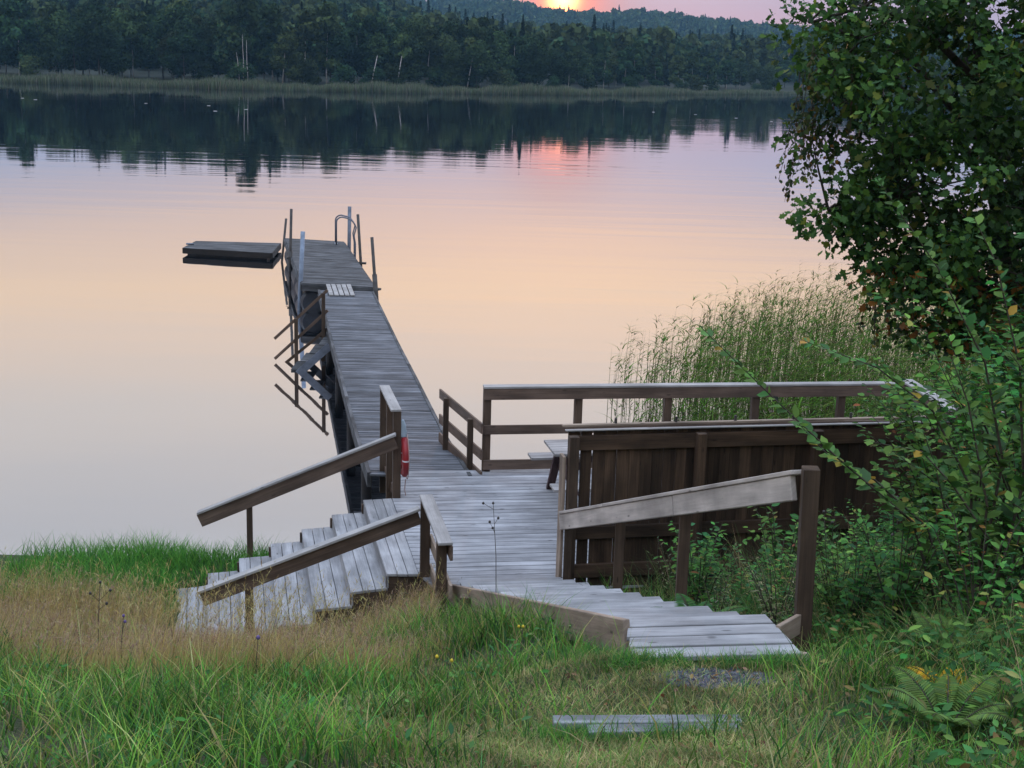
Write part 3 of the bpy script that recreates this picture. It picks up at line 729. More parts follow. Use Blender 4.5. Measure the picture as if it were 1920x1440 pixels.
# gangplank
g = thing('gangplank', (-4.1, 32.2, .8), 'short gangplank of five pale planks between jetty and pontoon', 'gangplank')
mb = MB()
for k in range(5):
    a = k * .12; A = Vector((-4.26 + a, 31.52 + a * .15)); B = Vector((-4.52 + a, 32.86 + a * .15))
    mb.plank([(A.x, A.y, .80), (A.x + .098, A.y + .015, .80), (B.x + .098, B.y + .015, .835), (B.x, B.y, .835)], 0, .028)
mb.build('planks', W_CAP, g, bevel=.004)
mb = MB()
for yy, z_ in ((31.7, .768), (32.6, .79)):
    mb.beam((-4.29 - (yy - 31.52) * .19, yy, z_ - .005), (-3.69 - (yy - 31.52) * .19, yy + .09, z_ - .005), .05, .02)
mb.build('battens', W_DARK, g)
# mooring poles
GP = 'mooring poles round the pontoon'
def pole(b0, t0, r, mat, label, sleeve=None):
    o = thing('mooring_pole', (b0[0], b0[1], 0), label, 'mooring pole', GP)
    MB().tube([b0, t0], r, 10).build('pipe', mat, o, smooth=True)
    if sleeve: MB().tube([Vector(b0).lerp(Vector(t0), sleeve[0]), Vector(b0).lerp(Vector(t0), sleeve[1])], r * 1.55, 10).build('sleeve', mat, o, smooth=True)
pole((-7.22, 41.95, -1.0), (-6.97, 41.95, 1.33), .035, STEEL_D, 'short dark pole leaning right at the far left pontoon corner by the raft')
pole((-6.26, 38.0, -1.0), (-6.17, 38.0, 2.05), .038, STEEL_D, 'tall thin dark pole halfway along the left side of the pontoon', (.42, .62))
pole((-5.36, 33.8, -1.0), (-5.21, 33.8, 1.96), .055, STEEL_B, 'thick blue-grey pole at the near left corner of the pontoon')
pole((-5.04, 41.62, -1.0), (-5.01, 41.62, 1.78), .055, STEEL, 'thick pale grey pole behind the bathing ladder')
pole((-4.09, 37.4, -1.0), (-4.28, 37.4, 2.02), .038, STEEL_D, 'tall thin dark pole on the right side of the pontoon, leaning left')
pole((-3.22, 33.0, -1.0), (-3.44, 33.0, 1.97), .038, STEEL_D, 'thin dark pole in a thick sleeve at the near right pontoon corner', (.25, .70))
# bathing ladder
t = thing('bathing_ladder', (-5.1, 40.9, .7), 'bent tube bathing ladder at the far right corner of the pontoon', 'ladder')
for dy in (0, -.5):
    pts = [Vector((-5.36, 41.05, .76))]
    for k in range(9):
        a = math.pi * (1 - k / 8); pts.append(Vector((-5.19 + .17 * math.cos(a) + (.03 * k if k > 4 else 0), 41.05, 1.42 + .16 * math.sin(a) - (.035 * (k - 4) if k > 4 else 0))))
    pts += [Vector((-4.84, 41.03, 1.05)), Vector((-4.80, 41.02, .8)), Vector((-4.80, 41.02, -.7))]
    MB().tube([p + Vector((-.186 * dy, dy, 0)) for p in pts], .022, 8).build('side_rail', STEEL, t, smooth=True)
for z_ in (.45, .15, -.15):
    MB().tube([(-4.80, 41.02, z_), (-4.707, 40.52, z_)], .02, 8).build('rung', STEEL, t)
MB().beam((-5.36, 41.07, .77), (-5.27, 40.53, .77), .10, .012).build('foot_plate', STEEL, t)
# raft
t = thing('swimming_raft', (-8.7, 42.5, 0), 'low dark wooden raft moored left of the pontoon', 'raft')
RA, RB, RC, RD = Vector((-10.30, 42.72)), Vector((-7.44, 42.09)), Vector((-7.58, 44.48)), Vector((-10.28, 44.43))
mb = MB(); N = 17
for i in range(N):
    a0, a1 = i / N + .004, (i + 1) / N - .004
    mb.plank([RA.lerp(RD, a0), RB.lerp(RC, a0), RB.lerp(RC, a1), RA.lerp(RD, a1)], .25 + random.uniform(-.003, .003), .03)
mb.build('deck_boards', W_PONT, t, bevel=.003)
mb = MB()
for a, b_ in ((RA, RB), (RB, RC), (RC, RD), (RD, RA)): mb.beam((a.x, a.y, .155), (b_.x, b_.y, .155), .05, .17)
mb.build('frame', W_DARK, t)
for a in (.12, .5, .88):
    p, q = RA.lerp(RD, a), RB.lerp(RC, a); p, q = p.lerp(q, .05), p.lerp(q, .95)
    MB().tube([(p.x, p.y, -.03), (q.x, q.y, -.03)], .15, 14).build('float', FLOAT_M, t, smooth=False)
MB().tube([(-10.36, 43.4, .28), (-10.12, 43.4, .28)], .03, 8).build('mooring_cleat', STEEL, t)
# steps into the water beside the jetty
t = thing('bathing_stairs', (-4.0, 27.4, 0), 'grey metal stairs with slanting rails going into the water beside the jetty', 'stairs')
for y_ in (27.02, 27.86):
    MB().beam((-3.64, y_, .54), (-4.40, y_, -.17), .03, .15, (0, 0, 1)).build('stringer', STEEL, t, bevel=.004)
for k in range(4):
    x_ = -3.77 - .185 * k; z_ = .56 - .175 * k
    MB().plank([(x_ + .11, 27.04), (x_ - .10, 27.04), (x_ - .10, 27.84), (x_ + .11, 27.84)], z_, .03).build('tread', W_PONT, t)
for (a, b_) in (((-3.80, 1.52), (-4.89, .48)), ((-3.80, 1.10), (-4.89, .06)), ((-3.80, .72), (-4.69, -.04))):
    MB().beam((a[0], 27.86, a[1]), (b_[0], 27.86, b_[1]), .03, .06).build('rail', W_RAIL if b_[1] > 0 else W_POST, t)
for x_, z0, z1 in ((-3.88, .05, 1.46), (-4.44, -.9, .92)):
    MB().beam((x_, 27.82, z0), (x_, 27.82, z1), .07, .07, (1, 0, 0)).build('post', W_POST, t)

# ------------------------------------------------------------------ back railing of the deck
t = thing('deck_railing', (2.4, 17.6, 1), 'long pale-capped brown railing along the lake side of the deck', 'railing')
A, B = Vector((-.31, 17.17, 0)), Vector((5.27, 18.06, 0)); dv = (B - A).normalized(); nv = Vector((-dv.y, dv.x, 0))
Cn = Vector((5.42, 16.50, 0)); D_ = Vector((8.9, 17.05, 0))
def railrun(t, A, B, zs, off, mat=W_RAIL, th=.032):
    d = (B - A).normalized(); nv = Vector((-d.y, d.x, 0)) * off
    for z0, z1 in zs: MB().beam((A.x + nv.x, A.y + nv.y, (z0 + z1) / 2), (B.x + nv.x, B.y + nv.y, (z0 + z1) / 2), th, z1 - z0).build('rail', mat, t, bevel=.004)
zs = ((1.955, 2.10), (1.50, 1.62), (1.03, 1.16))
railrun(t, A - dv * .045, B, zs, -.066)
MB().beam((A.x - .05, A.y - .03, 2.116), (B.x, B.y - .02, 2.116), .14, .028).build('rail_cap', W_CAP, t, bevel=.004)
for k in range(6):
    p = A.lerp(B, (k * 1.185) / (B - A).length if k < 5 else 1); vpost(t, p.x, p.y, .75, 2.098, .098)
railrun(t, B, Cn, zs, -.066)
MB().beam((B.x - .01, B.y + .04, 2.145), (Cn.x, Cn.y - .06, 2.145), .18, .028).build('rail_cap', W_CAP, t, bevel=.004)
railrun(t, Cn, D_, zs, -.066)
MB().beam((Cn.x, Cn.y, 2.118), (D_.x, D_.y, 2.118), .14, .028).build('rail_cap', W_CAP, t, bevel=.004)
for k in range(4):
    p = Cn.lerp(D_, k / 3); vpost(t, p.x, p.y, .75, 2.10, .098)

# ------------------------------------------------------------------ fence
t = thing('board_fence', (.56, 13.05, .8), 'tall dark brown board fence shielding the deck, behind the near handrail', 'fence')
F0 = Vector((.56, 13.06, 0)); mb = MB(); s_ = .02; k = 0
while s_ < 8.4:
    wv = random.uniform(.105, .125); gap = .016 if k in (0, 1) else random.choice((.002, .003, .003, .006))
    a = F0 + FU * (s_ + wv / 2) + FV * .07
    mb.beam((a.x, a.y, .62 + random.uniform(-.02, .02)), (a.x, a.y, 2.66), wv, .022, FV); s_ += wv + gap; k += 1
mb.build('fence_boards', W_FENCE, t, bevel=.002)
E_ = F0 + FU * 8.4
for z0, z1 in ((2.45, 2.60), (1.53, 1.66), (1.12, 1.26)):
    a, b_ = F0 + FU * .06 + FV * .034, E_ + FV * .034
    MB().beam((a.x, a.y, (z0 + z1) / 2), (b_.x, b_.y, (z0 + z1) / 2), .045, z1 - z0).build('fence_rail', W_FENCE, t, bevel=.003)
for q, zt in ((0, .0), (1.30, 0), (2.53, 0), (3.76, 0), (5.0, 0), (6.2, 0)):
    p = F0 + FU * (q + .05) - FV * (.042)
    MB().beam((p.x, p.y, .30), (p.x, p.y, 2.615), .095, .095, FV).build('post', W_POST if q == 0 else W_FENCE, t, bevel=.004)
MB().beam(F0 + FU * -.03 + FV * .05 + Vector((0, 0, 2.40)), F0 + FU * -.03 + FV * .05 + Vector((0, 0, 2.40)) + Vector((0, 0, -1.75)), .03, .15, FV).build('end_board', W_SIDE, t, bevel=.003)
a, b_ = F0 + FU * -.04 + FV * .085, E_ + FV * .085
MB().beam((a.x, a.y, 2.69), (b_.x, b_.y, 2.69), .05, .022).build('top_cap', W_SIDE, t, bevel=.004)
a, b_ = F0 + FU * -.02 + FV * .03, E_ + FV * .03
MB().beam((a.x, a.y, 2.655), (b_.x, b_.y, 2.652), .05, .014).build('top_cap', W_CAP, t, bevel=.003)
for k in range(9):
    p = F0 + FU * (.5 + .62 * k) + FV * .085; MB().tube([(p.x, p.y, 2.70), (p.x, p.y, 2.755)], .014, 6).build('bolt', STEEL_D, t)

# ------------------------------------------------------------------ picnic table behind the fence
t = thing('picnic_table', (1.3, 15.85, 1), 'brown picnic table on the deck, half hidden by the fence', 'picnic table')
TA = R(11); TU = Vector((math.cos(TA), math.sin(TA), 0)); TV = Vector((-math.sin(TA), math.cos(TA), 0)); TO = Vector((.46, 15.76, 0))
def tp(u, v, z): p = TO + TU * u + TV * v; return (p.x, p.y, z)
mb = MB()
for k in range(6):
    v = -.315 + .106 * k; mb.plank([tp(0, v, 1.735), tp(1.75, v, 1.735), tp(1.75, v + .096, 1.735), tp(0, v + .096, 1.735)], 0, .032)
mb.build('table_top', W_TTOP, t, bevel=.004)
for v0 in (.52, -.77):
    mb = MB()
    for k in range(2):
        v = v0 + .125 * k; mb.plank([tp(-.10, v, 1.45), tp(1.85, v, 1.45), tp(1.85, v + .115, 1.45), tp(-.10, v + .115, 1.45)], 0, .032)
    mb.build('bench_seat', W_TTOP, t, bevel=.004)
for u in (.18, 1.55):
    for s_ in (1, -1):
        MB().beam(tp(u, .68 * s_, 1.005), tp(u, .20 * s_, 1.70), .045, .095, TU).build('leg', W_TABLE, t, bevel=.004)
    MB().beam(tp(u + .05, -.75, 1.375), tp(u + .05, .75, 1.375), .045, .09).build('bench_support', W_TABLE, t, bevel=.004)
    MB().beam(tp(u - .05, -.31, 1.655), tp(u - .05, .31, 1.655), .04, .08).build('top_support', W_TABLE, t, bevel=.004)
    MB().beam(tp(u + .05, 0, 1.40), tp(u + (.5 if u < 1 else -.5), 0, 1.69), .04, .08).build('brace', W_TABLE, t, bevel=.004)

# ------------------------------------------------------------------ near steps (the ramp) and right handrail
t = thing('ramp_steps', (.7, 10.2, 1.8), 'shallow plank steps curving down from the path to the deck', 'steps')
NS = 11; yl0 = 7.74; dp = (12.93 - yl0) / (NS - 1); dzs = (2.95 - 1.0) / NS
def tq(y0, y1, ov=0):
    a = lambda x, y: (x, y + .15 * (x - (xl(y) + xr(y)) / 2))
    return [a(xl(y0) + .03, y0), a(xr(y0) + ov, y0), a(xr(y1) + ov, y1), a(xl(y1) + .03, y1)]
mb = MB(); yy = 7.21
for k in range(4):
    q_ = tq(yy, yy + .124, .0); q_[0] = (.70, q_[0][1]); q_[3] = (.715, q_[3][1]); mb.plank(q_, 2.95 + random.uniform(-.002, .002), .03); yy += .145
mb.build('tread', W_STEP, t, bevel=.004)
for k in range(1, NS):
    z = 2.95 - dzs * k; y0 = yl0 + dp * (k - 1); mb = MB()
    for q in range(4):
        mb.plank(tq(y0 + dp * (q / 4) - .02, y0 + dp * ((q + 1) / 4) - .026 - .004, .0), z + random.uniform(-.002, .002), .03)
    mb.build('tread', W_STEP, t, bevel=.004)
    q0 = tq(y0 - .045, y0 - .04)
    MB().beam((q0[0][0], q0[0][1], z + dzs / 2 - .02), (q0[1][0], q0[1][1], z + dzs / 2 - .02), .02, dzs - .05).build('riser', W_STEP, t)
MB().beam((xl(12.95) - .02, 12.95, .985), (xl(7.55) - .02, 7.55, 2.895), .045, .21).build('side_board', W_SIDE, t, bevel=.005)
MB().beam((xr(12.9) + .06, 12.9, .88), (xr(7.25) + .03, 7.25, 2.875), .045, .16).build('side_board', W_SIDE, t, bevel=.005)
MB().beam((xl(11.6) - .09, 11.6, .9), (xl(11.6) - .09, 11.6, 1.50), .09, .09, (1, 0, 0)).build('stub_post', W_POST, t, bevel=.004)

MB().beam((1.60, 7.62, 2.90), (1.80, 7.96, 2.84), .03, .13).build('side_board', W_SIDE, t, bevel=.004)
t = thing('handrail', (1.1, 10.2, 2), 'pale grey sloping handrail on four posts right of the near steps', 'handrail')
def hx(y): return .535 + (13.0 - y) * .241
def hz(y): return 1.845 + (13.0 - y) * .391
MB().beam((hx(13.05), 13.05, hz(13.05) - .10), (hx(10.02), 10.02, hz(10.02) - .10), .04, .155).build('rail', W_LIGHT, t, bevel=.006)
MB().beam((hx(10.0), 10.0, hz(10.0) - .10), (hx(8.06), 8.06, hz(8.06) - .10), .04, .155).build('rail', W_LIGHT, t, bevel=.006)
MB().beam((hx(13.05) + .02, 13.05, hz(13.05)), (hx(11.7) + .02, 11.7, hz(11.7)), .10, .028).build('rail_cap', W_LIGHT, t, bevel=.004)
MB().beam((hx(11.69) + .02, 11.69, hz(11.69) + .001), (hx(8.06) + .02, 8.06, hz(8.06) + .001), .10, .028).build('rail_cap', W_LIGHT, t, bevel=.004)
vpost(t, hx(11.5) + .085, 11.52, .95, hz(11.5) - .02, .085, ang=-.05); vpost(t, hx(10.0) + .085, 10.02, 1.4, hz(10.0) - .02, .085, ang=-.05)
MB().beam((hx(7.98) + .095, 7.99, 2.4), (hx(7.98) + .06, 7.99, hz(7.98) + .02), .098, .098, (1, -.04, 0)).build('post', W_POST, t, bevel=.004)
vpost(t, hx(13.0) + .06, 12.93, .4, hz(13.0) - .02, .075, ang=0)

# planks sunk in the path
GS = 'sunken step planks in the path'
for (a, b_, z, lb) in (((.24, 6.06), (1.14, 6.10), 3.083, 'upper grey plank sunk in the grass path below the steps'), ((.40, 5.965), (1.12, 6.0), 3.088, 'lower grey plank sunk in the grass path, half overgrown')):
    o = MB().beam((*a, z), (*b_, z + .012), .08, .06).build('step_plank', W_LOG, bevel=.004); tag(o, lb, 'plank', GS)

# gravel patch on the path
ng = 1500; gr_, ga = np.sqrt(RNG.uniform(0, 1, ng)), RNG.uniform(0, 6.283, ng); gx = 1.13 + .30 * gr_ * np.cos(ga) + RNG.normal(0, .03, ng); gy = 6.86 + .20 * gr_ * np.sin(ga) + RNG.normal(0, .02, ng)
k = RNG.uniform(.5, 1.1, (ng, 8)); tt = np.arange(6) * np.pi / 3; sz = RNG.uniform(.006, .019, ng)
PV = np.stack([np.stack([gx + sz * k[:, j] * math.cos(t), gy + sz * k[:, j] * math.sin(t), ground(gx, gy) + sz * .15], 1) for j, t in enumerate(tt)] + [np.stack([gx, gy, ground(gx, gy) + sz * .75], 1)], 1).reshape(-1, 3)
b0 = np.arange(ng) * 7
V_, F_, C_ = PV, [np.concatenate([np.stack([b0 + j, b0 + (j + 1) % 6, b0 + 6], 1) for j in range(6)])], np.repeat(pal(ng, [(.085, .088, .098), (.05, .053, .06), (.13, .125, .125)], [3, 4, 1]), 7, 0)
tag(np_mesh('gravel', V_, F_, C_, leafy('stone', 0, .9, .2)), 'bare patch of dark blue-grey gravel on the path below the steps', 'gravel', kind='stuff')

# ------------------------------------------------------------------ grass
def on_wood(x, y):
    st = (x < -.85) & (x > -3.27 - (y - 12.8) * .235) & (y > 13.36 + (x + .9) * .24) & (y < 15.9 + (x + 1.4) * .34)
    rp_ = (x > xl(y) - .05) & (x < xr(y) + .08) & (y > 7.1) & (y < 13.2)
    dk = (y > 13.0) & (x > -1.5)
    return st | rp_ | dk
def field(n, x0, x1, y0, y1, dens=None):
    x = RNG.uniform(x0, x1, n); y = RNG.uniform(y0, y1, n); ok = ~on_wood(x, y)
    if dens is not None: ok &= RNG.uniform(0, 1, n) < dens(x, y)
    ok &= ground(x, y) > -.05
    return x[ok], y[ok]
def clump(x, y, s=1.0, p=0.0):
    return .5 + .25 * (np.sin(x * 3.1 * s + 1.3 * np.sin(y * 2.1 * s + p)) + np.sin(y * 4.3 * s + 1.7 * np.sin(x * 2.7 * s + p)))
G1, G2, G3, G4 = (.064, .180, .028), (.125, .225, .040), (.038, .105, .034), (.20, .20, .07)
T1, T2, T3 = (.42, .33, .12), (.30, .22, .08), (.50, .42, .20)
path_m = lambda x, y: sst(.55, .15, np.abs(x - (.55 + .12 * (y - 5)))/2.2) * sst(8.2, 7.4, y)
tan_m = lambda x, y: np.clip(sst(7.5, 9.0, y + .35 * np.sin(x * 2.1) - .15 * np.clip(-x - 1, 0, 4)) * sst(-.45, -1.45, x - xl(y) * .75 + .25 * np.sin(y * 3)) * sst(14.6, 13.4, y), 0, 1)
# green meadow
n = 150000
x, y = field(n, -6.5, 5.0, 3.6, 12.9, lambda x, y: (1 - .93 * path_m(x, y)) * (1 - .70 * tan_m(x, y)) * (.45 + .55 * clump(x, y)) * np.where(x > xr(y) + .4, .6, 1))
n = len(x); cl = clump(x, y, 1.0)
h = RNG.uniform(.07, .29, n) * (.35 + 1.2 * cl) * (1 + .25 * sst(8, 10, y)); ld = RNG.uniform(0, 6.28, n)
lean = np.stack([np.cos(ld), np.sin(ld)], 1) * (h * RNG.uniform(.2, .95, n))[:, None]
tone = clump(x, y, 1.7, 4)[:, None]
c = pal(n, [G1, G2, G3, G4], [4, 3, 3, 1.6], .3, .1) * (.45 + .95 * tone)
old = RNG.uniform(0, 1, n) < .03 + .13 * clump(x, y, .55, 7); c[old] = pal(int(old.sum()), [(.26, .21, .11), (.20, .19, .09)], [1, 1])
tx, ty = [], []
for a, b_, r_, k in ((.72, 7.08, .14, 900), (1.50, 7.10, .16, 900), (.45, 7.45, .18, 900), (.95, 7.12, .07, 260), (.42, 6.03, .20, 700), (.30, 5.90, .22, 900), (1.05, 6.04, .10, 160), (.75, 5.88, .25, 500), (1.2, 7.12, .12, 300)):
    tx.append(RNG.normal(a, r_ * .6, k)); ty.append(RNG.normal(b_, .05, k))
tx = np.concatenate(tx); ty = np.concatenate(ty); kk = ty < 7.19 + .8 * (tx < .66); tx, ty = tx[kk], ty[kk]; q = len(tx); th_ = RNG.uniform(.04, .14, q)
E1 = blades(tx, ty, ground(tx, ty) - .01, th_, RNG.normal(0, .6, (q, 2)) * th_[:, None], RNG.uniform(.004, .007, q), pal(q, [G1, G3, G4], [3, 3, 1]), 3)
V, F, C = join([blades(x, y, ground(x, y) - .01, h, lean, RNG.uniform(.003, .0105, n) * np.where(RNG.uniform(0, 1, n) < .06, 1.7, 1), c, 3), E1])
tag(np_mesh('green_grass', V, F, C, GRASS), 'lush green meadow grass on the slope in front of the deck', 'grass', kind='stuff')
# short grass on the trodden path
x, y = field(120000, -.9, 2.9, 3.6, 7.6, lambda x, y: .25 + .75 * path_m(x, y)); keep = ~(((x - 1.15) / .36) ** 2 + ((y - 6.83) / .26) ** 2 < .55 + .3 * np.sin(x * 23) * np.sin(y * 31)) | (RNG.uniform(0, 1, len(x)) < .16); x, y = x[keep], y[keep]; n = len(x)
h = RNG.uniform(.02, .075, n); ld = RNG.uniform(0, 6.28, n); lean = np.stack([np.cos(ld), np.sin(ld)], 1) * (h * RNG.uniform(.3, 1.2, n))[:, None]
V, F, C = blades(x, y, ground(x, y) - .005, h, lean, RNG.uniform(.003, .006, n), pal(n, [(.17, .20, .07), (.32, .26, .13), (.11, .18, .05)], [3, 3, 3]) * (.6 + .7 * clump(x, y, 2.2)[:, None]), 2)
tag(np_mesh('path_grass', V, F, C, GRASS), 'short trodden yellow-green grass on the path', 'grass', kind='stuff')
# tall dry grass
x, y = field(120000, -7.5, .2, 6.9, 14.6, lambda x, y: tan_m(x, y) * (.5 + .5 * clump(x, y, .9, 1)))
xb, yb = field(9000, -2.9, -.62, 11.3, 13.35); x = np.concatenate([x, xb]); y = np.concatenate([y, yb])
n = len(x); h = RNG.uniform(.20, .46, n) * (.75 + .4 * clump(x, y, .8, 3)) * np.where((x > -3.6) & (y > 9.5), np.where((x > -2.4) & (y > 11.8), 1.05, .8), 1); ld = RNG.normal(.4, .9, n); lean = np.stack([np.cos(ld), np.sin(ld)], 1) * (h * RNG.uniform(.05, .55, n))[:, None]
gz_ = ground(x, y)
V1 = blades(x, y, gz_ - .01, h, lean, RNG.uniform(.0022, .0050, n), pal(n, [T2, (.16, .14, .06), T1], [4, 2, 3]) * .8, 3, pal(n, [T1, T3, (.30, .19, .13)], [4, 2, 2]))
k = RNG.uniform(0, 1, n) < .16; xs_, ys_, hs_, ls_, zs_ = x[k], y[k], h[k], lean[k], gz_[k]; prt = [V1]
for q in range(7):   # airy seed heads
    m_ = len(xs_); tq_ = RNG.uniform(.72, 1.0, m_); bx = xs_ + ls_[:, 0] * tq_ ** 1.8 ; by = ys_ + ls_[:, 1] * tq_ ** 1.8; bz = zs_ + hs_ * (tq_ - .25 * tq_ ** 2 * np.clip(np.hypot(ls_[:, 0], ls_[:, 1]) / hs_, 0, 1.5))
    ll = RNG.normal(0, .03, (m_, 2)); prt.append(blades(bx, by, bz - .01, RNG.uniform(.015, .05, m_), ll, RNG.uniform(.003, .006, m_), pal(m_, [(.32, .22, .15), (.38, .27, .19)], [1, 1]), 2))
xt, yt = field(3200, -7, -.3, 7.4, 13.6, lambda x, y: np.maximum(tan_m(x, y), .05) * clump(x, y, .7, 4)); nt_ = len(xt); ht = RNG.uniform(.45, .85, nt_); lt = RNG.normal(0, .16, (nt_, 2)) + np.array([.10, 0]); gt = ground(xt, yt)
prt.append(blades(xt, yt, gt, ht, lt, RNG.uniform(.003, .0055, nt_), pal(nt_, [T1, T3, (.22, .15, .07)], [2, 3, 1]), 4))
for q in range(10):
    tt = RNG.uniform(.70, 1.0, nt_); prt.append(blades(xt + lt[:, 0] * tt ** 1.8, yt + lt[:, 1] * tt ** 1.8, gt + ht * (tt - .25 * tt ** 2 * np.hypot(lt[:, 0], lt[:, 1]) / ht), RNG.uniform(.02, .06, nt_), RNG.normal(0, .03, (nt_, 2)), RNG.uniform(.003, .006, nt_), pal(nt_, [T1, T3], [1, 1]), 2))
V, F, C = join(prt)
tag(np_mesh('dry_grass', V, F, C, STRAW), 'tall straw-coloured dry grass around the foot of the left stairs', 'dry grass', kind='stuff')
# shore sedge
x, y = field(30000, -7.5, -2.9, 13.6, 16.7, lambda x, y: sst(-6.2, -5.2, x - .3 * np.sin(y * 2)) * (.35 + .65 * clump(x, y, 1.4, 5)) * sst(13.5, 14.4, y))
n = len(x); h = RNG.uniform(.15, .42, n) * (.6 + .6 * clump(x, y, 1.2, 2)); ld = RNG.uniform(0, 6.28, n); lean = np.stack([np.cos(ld), np.sin(ld)], 1) * (h * RNG.uniform(.2, .9, n))[:, None]
V, F, C = blades(x, y, np.maximum(ground(x, y), -.05) - .01, h, lean, RNG.uniform(.006, .011, n), pal(n, [(.05, .155, .026), (.08, .20, .032), (.03, .10, .024)], [3, 3, 2]), 3)
tag(np_mesh('shore_sedge', V, F, C, GRASS), 'dark green sedge at the water edge left of the stairs', 'sedge', kind='stuff')
# rank grass in the thicket on the right
x, y = field(56000, 1.0, 7, 4.5, 12.6, lambda x, y: sst(.25, .7, x - xr(y) * 1.0 - .1) * (.3 + .7 * clump(x, y, 1.1, 6)))
n = len(x); h = RNG.uniform(.15, .5, n) * (.6 + .6 * clump(x, y, 1.0, 1)) * (1 + .7 * sst(8, 9, y)); ld = RNG.uniform(0, 6.28, n); lean = np.stack([np.cos(ld), np.sin(ld)], 1) * (h * RNG.uniform(.3, 1.1, n))[:, None]
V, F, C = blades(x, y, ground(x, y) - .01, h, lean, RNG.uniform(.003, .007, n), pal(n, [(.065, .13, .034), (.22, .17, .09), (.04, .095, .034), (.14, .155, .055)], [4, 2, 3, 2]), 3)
tag(np_mesh('rank_grass', V, F, C, GRASS), 'rank tangled grass under the bushes right of the steps', 'grass', kind='stuff')
# low herbs on the right: one leafy mass
x, y = field(16000, 1.5, 5.5, 4.4, 10.5, lambda x, y: sst(.15, .7, x - np.where(y > 7, xr(y) + .1, 1.45 + .3 * np.sin(y * 5))) * (.25 + .75 * clump(x, y, 1.3, 9))); n = len(x)
hq = RNG.uniform(0, 1, n) ** .8 * (.10 + .30 * clump(x, y, .9, 2)); an = RNG.uniform(0, 6.28, n)
V, F, C = place_leaves(np.stack([x, y, ground(x, y) + hq], 1), np.stack([np.cos(an), np.sin(an), RNG.normal(.15, .35, n)], 1), np.stack([RNG.normal(0, .45, n), RNG.normal(-.2, .45, n), np.ones(n)], 1), RNG.uniform(.03, .09, n), pal(n, [(.05, .13, .028), (.035, .09, .026), (.09, .16, .03), (.17, .15, .05), (.13, .08, .03)], [5, 4, 3, 1, .5]) * (.45 + .75 * clump(x, y, 2.3, 3)[:, None]), OVAL, OVAL_F, .9)
x2, y2 = field(5200, -5, 1.2, 3.8, 9.5, lambda x, y: (1 - path_m(x, y)) * (1 - tan_m(x, y)) * clump(x, y, 1.2, 8) ** 2); n = len(x2); an = RNG.uniform(0, 6.28, n)
E2 = place_leaves(np.stack([x2, y2, ground(x2, y2) + RNG.uniform(.02, .16, n)], 1), np.stack([np.cos(an), np.sin(an), RNG.normal(.3, .3, n)], 1), np.stack([RNG.normal(0, .4, n), RNG.normal(-.2, .4, n), np.ones(n)], 1), RNG.uniform(.025, .07, n), pal(n, [(.05, .13, .028), (.04, .10, .03), (.10, .15, .04)], [4, 3, 2]) * .9, OVAL, OVAL_F, .8)
V, F, C = join([(V, F, C), E2])
tag(np_mesh('ground_herbs', V, F, C, LEAF_B), 'low broad-leaved herbs scattered through the grass either side of the path', 'herbs', kind='stuff')
# fallen leaves on the path: too many to count in the grass
n = 420; x, y = field(n, -.6, 2.6, 4.4, 7.2); n = len(x)
V, F, C = place_leaves(np.stack([x, y, ground(x, y) + .03], 1), np.stack([RNG.normal(0, 1, n), RNG.normal(0, 1, n), RNG.normal(0, .3, n)], 1), np.stack([RNG.normal(0, .4, n), RNG.normal(0, .4, n), np.ones(n)], 1), RNG.uniform(.02, .05, n), pal(n, [(.16, .09, .045), (.24, .17, .09), (.10, .05, .03)], [2, 2, 2]), OVAL, OVAL_F)
tag(np_mesh('fallen_leaves', V, F, C, STRAW), 'small brown fallen leaves scattered over the path', 'leaves', kind='stuff')

# ------------------------------------------------------------------ reeds on the right
n0 = 5400
rx = RNG.uniform(1.2, 13, n0); ry_ = RNG.uniform(18.6, 30.0, n0)
edge = np.interp(ry_, [18.6, 20, 22, 24, 27, 30], [3.2, 2.2, 1.5, 1.55, 2.6, 4.4]) + .35 * np.sin(ry_ * 2.3)
ok = (rx > edge) & (RNG.uniform(0, 1, n0) < .30 + .70 * sst(.1, 2.0, rx - edge)); rx, ry_, edge = rx[ok], ry_[ok], edge[ok]; n = len(rx)
hh_ = RNG.uniform(1.25, 2.2, n) * (.78 + .32 * sst(0, 3, rx - edge)); wind = np.stack([RNG.normal(.09, .06, n), RNG.normal(0, .05, n)], 1) * hh_[:, None]
gz_ = np.maximum(ground(rx, ry_), 0) - .05
stemc = pal(n, [(.075, .085, .035), (.11, .10, .05)], [3, 1]); prt = [blades(rx, ry_, gz_, hh_, wind, RNG.uniform(.008, .014, n), stemc, 4)]
for q in range(11):
    t = RNG.uniform(.18, .96, n); lh = hh_ * t; bx = rx + wind[:, 0] * t ** 1.8; by = ry_ + wind[:, 1] * t ** 1.8; bz = gz_ + lh * .99
    ang = RNG.normal(0, .9, n) + np.where(RNG.uniform(0, 1, n) < .25, np.pi, 0); ln = RNG.uniform(.22, .48, n) * (1.15 - .4 * t)
    lv = np.stack([np.cos(ang) * ln, np.sin(ang) * ln], 1)
    prt.append(blades(bx, by, bz, ln * RNG.uniform(.05, .75, n), lv, RNG.uniform(.012, .026, n), pal(n, [(.10, .22, .028), (.14, .20, .04), (.06, .15, .026)], [4, 2, 3]), 3))
k = RNG.uniform(0, 1, n) < .16
